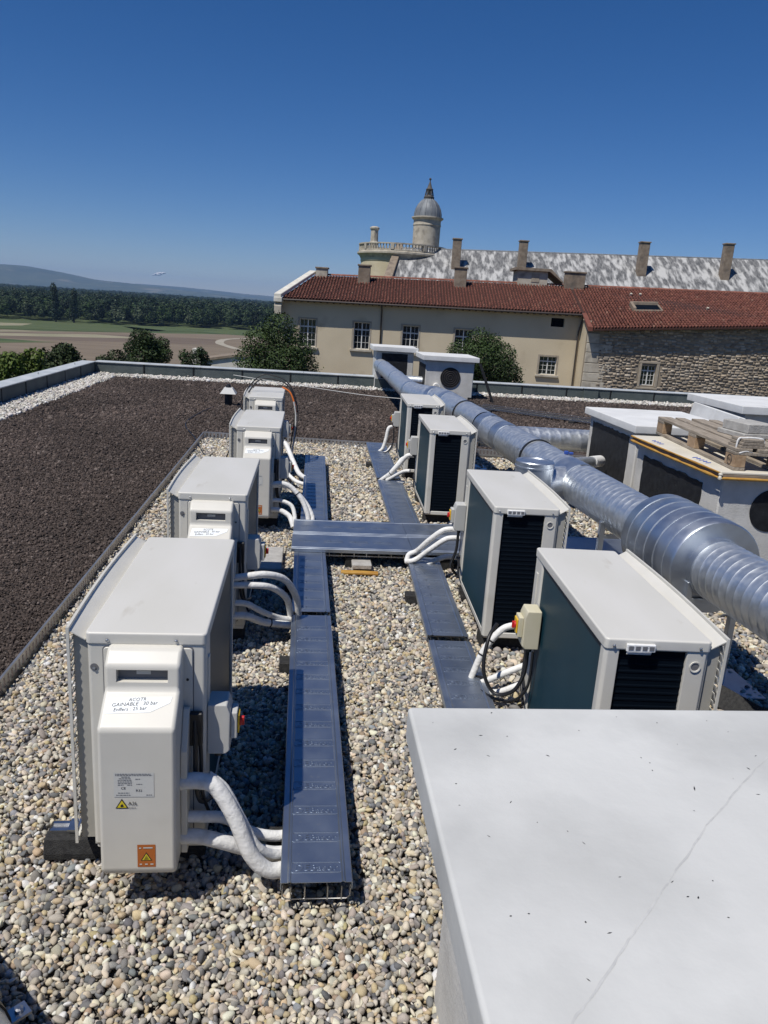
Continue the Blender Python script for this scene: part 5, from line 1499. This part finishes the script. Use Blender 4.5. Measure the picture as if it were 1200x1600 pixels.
# legs on plates
for y in (3.98 + .05, 5.3, 7.3, 10.4):
    x = axis_x(y)
    lg = MB(); lg.box(x + .13, x + .17, y - .02, y + .02, .02, DZ - .08); lg.box(x - .17, x - .13, y - .02, y + .02, .02, DZ - .08); lg.box(x - .17, x + .17, y - .018, y + .018, DZ - .21, DZ - .18)
    dlink('leg', lg.mesh('leg', 'galvsm', bevel=.003, segs=1))
    fp = MB(); fp.box(x - .30, x + .34, y - .19, y + .19, .012, .022); dlink('foot_plate', fp.mesh('foot_plate', 'galvsm'))
lg = MB(); lg.box(2.66, 2.70, 3.02, 3.06, .02, .70); lg.box(2.30, 2.70, 3.022, 3.058, .50, .54); dlink('leg', lg.mesh('leg', 'galvsm', bevel=.003, segs=1))
tf = MB(); tf.prism([(-.10, 0), (.10, 0), (.0, .09)], 'y', -.16, .16); o = tag(link('rubber_wedge', tf.mesh('rubber_wedge', 'black', bevel=.004, segs=1)), 'black triangular rubber wedge on the gravel under the big duct', 'wedge'); o.location = (2.52, 3.72, .01); o.rotation_euler = (0, 0, R(20))

# second duct low at the front-left, lying across the corner of the gravel bed
D2 = thing('flange_duct', 'grey spiral duct with black clamp and bolted ear, its shadow on the gravel', 'duct', (-.833, 1.493, 0))
ax = Vector((.681, -.732, 0)); nx = Vector((.732, .681, 0)); zc = Vector((0, 0, .30))
link('duct_section', spiral_mesh([ax * -.9 + zc, zc * 1.0, ax * .75 + zc], .18, .10), D2)
mb = MB(); mb.tube([ax * -.03 + zc, ax * .03 + zc], .188, 36); c_ = mb.build('duct_clamp', 'blackp', D2, smooth=40)
em = Matrix.Translation(zc + nx * .185) @ Matrix((nx, ax, Vector((0, 0, 1)))).transposed().to_4x4()
mb = MB(); mb.box(0, .055, -.022, .022, -.004, .004); mb.xform(em); mb.build('clamp_ear', 'alu', c_)
mb = MB(); mb.lathe([(.011, .004), (.011, .013), (.005, .015)], 8, (.032, 0, 0)); mb.xform(em); mb.build('bolt', 'wire', c_)
for t in (-.7, .5):
    mb = MB(); mb.box(-.03, .03, -.16, .16, 0, .125); mb.xform(Matrix.Translation(ax * t) @ Matrix((ax, nx, Vector((0, 0, 1)))).transposed().to_4x4()); mb.build('rubber_support', 'black', D2)

# ================================================================== CONCRETE SHAFTS
def slab_poly(mb, x0, x1, y0, y1, z0, z1, mi=0): return mb.box(x0, x1, y0, y1, z0, z1, mi)
# big slab in front
K = thing('shaft_housing', 'large pale concrete slab capping a rendered shaft right in front', 'shaft', (.45, .2, 0))
mb = MB(); mb.box(-.115, 2.6, -.6, 1.85, .845, .952); sl_ = mb.build('cap_slab', 'conc_white', K, bevel=.012, segs=3, smooth=40)
MB().box(0.02, 2.5, -.5, 1.72, -.02, .85).build('wall', 'conc_lt', K, bevel=.01, segs=1)
crk = MB()
cpts = [(1.15, 1.83), (.937, 1.645), (.724, 1.461), (.54, 1.297), (.373, 1.129), (.221, .976), (.116, .87), (.028, .784), (-.05, .71)]
rr = random.Random(5)
pp = []
for a_, b_ in zip(cpts[:-1], cpts[1:]):
    for k in range(8):
        t = k / 8; pp.append((a_[0] * (1 - t) + b_[0] * t + rr.uniform(-.0018, .0018), a_[1] * (1 - t) + b_[1] * t + rr.uniform(-.0018, .0018)))
vs = []
for (x, y) in pp:
    w_ = rr.uniform(.0008, .0024); vs += [(x - w_, y + w_ * .7, .9526), (x + w_, y - w_ * .7, .9526)]
crk.add(vs, [(2 * i, 2 * i + 1, 2 * i + 3, 2 * i + 2) for i in range(len(pp) - 1)])
crk.build('hairline_crack', 'crackc', sl_)
spk = MB()
for k in range(80):
    x, y = rr.uniform(-.08, 1.3), rr.uniform(.5, 1.83); a0 = rr.uniform(0, 3.14); L_ = rr.choice([.002, .003, .003, .004, .005, .006, .012]); w_ = rr.uniform(.0008, .0022)
    c0, s0 = math.cos(a0), math.sin(a0)
    spk.add([(x - c0 * L_, y - s0 * L_, .9527), (x + s0 * w_, y - c0 * w_, .9527), (x + c0 * L_, y + s0 * L_, .9527), (x - s0 * w_, y + c0 * w_, .9527)], [(0, 1, 2, 3)])
spk.build('dirt_specks', 'ink', sl_)

def shaft(label, loc, sx, sy, h, over, cap_t, panel=None, hole=None, rz=0, capm='cap_white', wall='conc_lt'):
    root = thing('shaft_housing', label, 'shaft', loc, R(rz))
    w = MB(); w.box(0, sx, 0, sy, -.02, h); wl = w.build('wall', wall, root, bevel=.012, segs=1)
    if cap_t:
        c = MB(); c.box(-over, sx + over, -over, sy + over, h, h + cap_t); c.build('cap_slab', capm, root, bevel=.012, segs=2, smooth=40)
    return root, wl
# far shaft with black opening facing us
r1, w1 = shaft('far white shaft with black opening that swallows the duct end', (1.78, 20.30, 0), .98, 1.0, 1.0, .10, .12, wall='conc_lt')
MB().box(.14, .82, -.006, .05, .30, .95).build('black_panel', 'bitumen', r1)  # flat black sheet painted as the shade inside the opening
MB().box(-.004, .985, -.02, .02, -.02, .28).build('membrane_foot', 'slate_mem', r1)
# second far shaft with round grille
r2, w2 = shaft('far white shaft with round dark grille and small white pipe stub', (2.90, 18.95, 0), 1.20, 1.25, .92, .10, .12)
ds = MB(); ds.lathe([(.25, -.012), (.25, .02)], 40, (.62, 0, .52), 'y'); dso = ds.build('round_grille', 'bitumen', r2, smooth=40)
for rad in (.05, .10, .15, .20, .245):
    rg = MB(); n_ = 40
    rg.tube([(.62 + rad * math.cos(2 * math.pi * k / n_), -.015, .52 + rad * math.sin(2 * math.pi * k / n_)) for k in range(n_ + 1)], .006, 5, caps=False); rg.build('grille_ring', 'pipe_dk', dso)
pb = MB(); pb.lathe([(.08, -.16), (.08, .02)], 24, (.28, 0, .30), 'y'); pbo = pb.build('pipe_stub', 'foam', r2, smooth=40)
pb = MB(); pb.lathe([(.045, -.164), (.045, -.158)], 16, (.28, 0, .30), 'y'); pb.build('stub_cap', 'isobox', pbo)
MB().box(-.004, .02, .06, 1.2, .02, .80).build('black_panel', 'bitumen', r2)
MB().box(1.10, 1.205, -.01, .06, -.02, .06).build('membrane_foot', 'bitumen', r2)
lp = MB(); lp.box(-.03, .03, -.02, .02, 0, 1.0); o = tag(link('black_batten', lp.mesh('black_batten', 'bitumen')), 'black batten leaning against the far shaft with the round grille', 'batten'); o.location = (4.55, 18.55, .0); o.rotation_euler = (R(-8), R(-22), 0)
hz = MB(); hz.tube([(2.2, 19.6, .35), (2.95, 19.5, .35)], .12, 24); tag(link('pipe_connector', hz.mesh('pipe_connector', 'galv', smooth=40)), 'short galvanised pipe between the two far shafts', 'pipe')

def ragged_panel(x, y0, y1, z0, z1, seed, m='bitumen'):
    r = random.Random(seed); mb = MB(); n = 22
    top = [(y0 + (y1 - y0) * k / n, z1 + r.uniform(-.012, .008)) for k in range(n + 1)]
    sr_ = [(y1 + r.uniform(-.008, .008), z1 + (z0 - z1) * k / 14) for k in range(1, 15)]
    bt = [(y1 + (y0 - y1) * k / n, z0) for k in range(1, n + 1)]
    sl__ = [(y0 + r.uniform(-.008, .008), z0 + (z1 - z0) * k / 14) for k in range(1, 14)]
    mb.prism(top + sr_ + bt + sl__, 'x', x - .006, x + .02)
    return mb
# right-hand shafts
rA, wA = shaft('white capped shaft with ragged black panel behind the pallet', (3.74, 8.30, 0), 1.2, 1.50, .91, .07, .09)
ragged_panel(0, .20, 1.38, .08, .84, 3).build('black_panel', 'bitumen', rA)
rB, wB = shaft('rendered shaft under the pallet with yellow sealed lid edge', (3.48, 5.97, 0), 1.9, 1.70, .90, 0, 0)
ragged_panel(0, .30, 1.52, .08, .80, 4).build('black_panel', 'bitumen', rB)
hc = MB(); hc.lathe([(.185, -.006), (.185, .02)], 40, (.475, 0, .635), 'y'); hco = hc.build('round_opening_shade', 'bitumen', rB, smooth=40)  # dark disc on the wall, painted as shade within the fan opening
pl = MB(); pl.box(.48, .57, -.012, -.008, .57, .71); plo = pl.build('data_plate', 'bluepr', hco)
for k in range(4):
    q = MB(); q.box(.49, .56, -.0135, -.0125, .582 + k * .03, .598 + k * .03); q.build('plate_line', 'plate', plo)
ld = MB(); ld.box(-.05, 1.97, -.06, 1.76, .90, .945); lid_ = ld.build('insulated_lid', 'stone_br', rB, bevel=.006, segs=1)
tpm = MB(); tpm.box(-.055, 1.96, -.06, 1.77, .9455, .965); tpo = tpm.build('lid_sheet', 'membrane', rB, bevel=.004, segs=1)
rrs = random.Random(9)
def bead(pts, rad, seed):
    r = random.Random(seed); P_ = catmull([Vector(p) for p in pts], 10)[0]
    mb = MB(); mb.tube(P_, rad, 8, radii=[rad * r.uniform(.75, 1.3) for _ in P_]); return mb
bead([(-.06, 1.76, .912), (-.065, .9, .908), (-.065, -.05, .912)], .012, 1).build('sealant_bead', 'orange', lid_, smooth=60)
bead([(-.06, 1.76, .956), (-.062, .9, .956), (-.065, -.05, .956)], .008, 2).build('sealant_bead', 'orange', lid_, smooth=60)
bead([(-.065, -.07, .912), (.9, -.07, .908), (1.9, -.07, .912)], .012, 3).build('sealant_bead', 'orange', lid_, smooth=60)
bead([(-.07, -.08, .90), (-.068, -.074, .92), (-.06, -.065, .955)], .015, 4).build('sealant_drip', 'membrane', lid_, smooth=60)
for (yy, nbar) in ((1.25, 4), (.32, 5)):
    ms = MB()
    for k in range(nbar):
        y = yy + k * .06; ms.add([(-.01 + .012 * (k % 2), y - .02, .9662), (.02, y + .02, .9662), (.075, y + .035 + .01 * (k % 2), .9662), (.05, y - .005, .9662)], [(0, 1, 2, 3)])
    ms.build('blue_print', 'bluepr', tpo)

# ---- pallet with pavers on the sealed shaft
PLZ = .966
pal = thing('wooden_pallet', 'weathered wooden pallet lying on the sealed shaft lid', 'pallet', (3.56, 5.96, PLZ), R(-6))
pal.scale = (1, 1.36, 1.3)
def board(name, x0, x1, y0, y1, z0, z1, m='wood'):
    o = MB().box(x0, x1, y0, y1, z0, z1).build(name, m, pal, bevel=.003, segs=1)
    return o
for (x0, x1) in ((0, .10), (.36, .505), (.77, .87)):
    board('skid_board', x0, x1, .02, 2.0 - .55, 0, .022)
    for yy in (.02, .66, 1.31):
        b_ = board('block', x0 + .002, x1 - .002, yy, yy + .14, .0225, .10, 'wood_blk')
        if x0 == 0 and yy == .02:
            pass
for yy in (.02, .66, 1.31): board('stringer_board', 0, .87, yy, yy + .14, .1005, .122)
for k, xx in enumerate((0, .185, .36, .545, .73)): board('deck_board', xx, xx + (.14 if k % 2 == 0 else .10), .02, 1.45, .1225, .1445)
stm = link('stamp_mark', text_mesh('EPAL', .03, 0, 'ink', 0, 'CENTER'), pal); stm.location = (-.0005, .09, .05); stm.rotation_euler = (R(90), 0, R(-90))
rgm = MB(); n_ = 24; rgm.tube([(-.001, .09 + .032 * math.cos(2 * math.pi * k / n_), .061 + .032 * math.sin(2 * math.pi * k / n_)) for k in range(n_ + 1)], .002, 5, caps=False); rgm.build('stamp_ring', 'ink', pal)
sb = thing('wrapped_bundle', 'small bundle of offcuts wrapped in clear film with white strap on the pallet corner', 'bundle', (3.60, 5.99, PLZ + .1445 * 1.3))
for k in range(3): MB().box(.0 + .01 * k, .22 - .01 * k, .0, .2, .0 + .026 * k, .024 + .026 * k).build('offcut', 'wood', sb, bevel=.003, segs=1)
fm = MB(); fm.tube([(-.006, .05, -.1), (-.006, .05, .06), (.05, .05, .082), (.17, .05, .082), (.226, .05, .06), (.226, .05, -.05)], .008, 6, smooth=4); fm.build('strap', 'foam', sb, smooth=60)
fm = MB(); fm.tube([(-.008, -.003, -.04), (.06, -.008, -.02), (.16, -.008, -.05), (.228, -.003, -.03)], .007, 6, smooth=4); fm.build('strap', 'foam', sb, smooth=60)
pz = PLZ + .1445 * 1.3
pav_lab = ('grey concrete pavers stacked at the back of the pallet, upper one', 'grey concrete paver at the back of the pallet, lower one', 'speckled concrete paver on the right side of the pallet', 'second concrete paver under the speckled one on the pallet', 'single concrete paver lying beyond the stacked ones')
for k, (x, y, z, sx, sy, h, a) in enumerate(((4.10, 6.75, pz + .047, .30, .36, .085, 8), (4.10, 6.76, pz, .36, .40, .045, 6), (4.48, 6.30, pz + .05, .34, .34, .07, -6), (4.47, 6.28, pz, .38, .38, .048, -4), (4.36, 7.12, pz, .3, .3, .05, 12))):
    mb = MB(); mb.box(-sx / 2, sx / 2, -sy / 2, sy / 2, 0, h)
    o = tag(link('concrete_paver', mb.mesh('concrete_paver', 'paver', bevel=.006, segs=1)), pav_lab[k], 'paver', 'pavers on the pallet'); o.location = (x, y, z); o.rotation_euler = (0, 0, R(a))
# far right shaft with big white cap and a slab leaning in front
rC, wC = shaft('broad far right shaft with large flat white cap slab', (6.55, 10.95, 0), 2.6, 1.5, .90, .12, .12)
MB().box(-.005, .01, .1, 1.4, .1, .82).build('black_panel', 'bitumen', rC)
mb = MB(); mb.box(0, .10, 0, 1.75, 0, .62); o = tag(link('leaning_slab', mb.mesh('leaning_slab', 'cap_white', bevel=.01, segs=1)), 'white concrete slab leaning on edge behind the pallet', 'slab'); o.location = (5.62, 9.75, .38); o.rotation_euler = (0, R(12), R(-8))
mb = MB(); mb.box(-.25, .45, .0, 1.7, -.02, .40); o = tag(link('rendered_plinth', mb.mesh('rendered_plinth', 'conc_lt', bevel=.01, segs=1)), 'low rendered plinth carrying the leaning white slab', 'plinth'); o.location = (5.60, 9.75, 0); o.rotation_euler = (0, 0, R(-8))

# ---- open wire tray lying on the substrate at the right
wt = thing('wire_tray', 'open wire cable tray lying on the substrate behind the branch duct', 'cable tray', (3.9, 17.0, 0), R(-39))
wb = MB(); Lw = 4.6
for x in (-.12, -.04, .04, .12): wb.tube([(0, x, .06), (Lw, x, .06)], .006, 6)
for x in (-.13, .13):
    for z in (.09, .13): wb.tube([(0, x, z), (Lw, x, z)], .006, 6)
for k in range(24):
    xx = Lw * k / 23; wb.tube([(xx, -.13, .13), (xx, -.13, .06), (xx, .13, .06), (xx, .13, .13)], .005, 5)
wb.build('wire_basket', 'wire', wt)
for xx in (.3, 2.2, 4.1): MB().box(xx - .06, xx + .06, -.2, .2, 0, .054).build('rubber_support', 'black', wt)
wl_ = MB(); wl_.tube([(0, .02, .075), (1.5, .0, .08), (3.2, .03, .08), (Lw, 0, .075)], .018, 8, smooth=5); wl_.build('cable', 'blackp', wt, smooth=60)

# ---- air between here and the hills
HZ = MB(); HZ.box(-12000, 12000, -2500, 13800, -27.5, 275)
hzo = HZ.build('haze', None) if False else None
me = bpy.data.meshes.new('haze'); me.from_pydata(HZ.v, [], HZ.f)
hm = bpy.data.materials.new('haze'); hm.use_nodes = True
hm.node_tree.nodes.clear()
ho_ = hm.node_tree.nodes.new('ShaderNodeOutputMaterial'); hv = hm.node_tree.nodes.new('ShaderNodeVolumePrincipled')
hv.inputs['Color'].default_value = (0.36, 0.58, 0.98, 1)
hv.inputs['Density'].default_value = 6.5e-5
hv.inputs['Anisotropy'].default_value = 0.0
hm.node_tree.links.new(hv.outputs[0], ho_.inputs['Volume'])
me.materials.append(hm)
hz_o = link('haze', me)
hz_o['kind'] = 'stuff'
hz_o.display_type = 'WIRE'
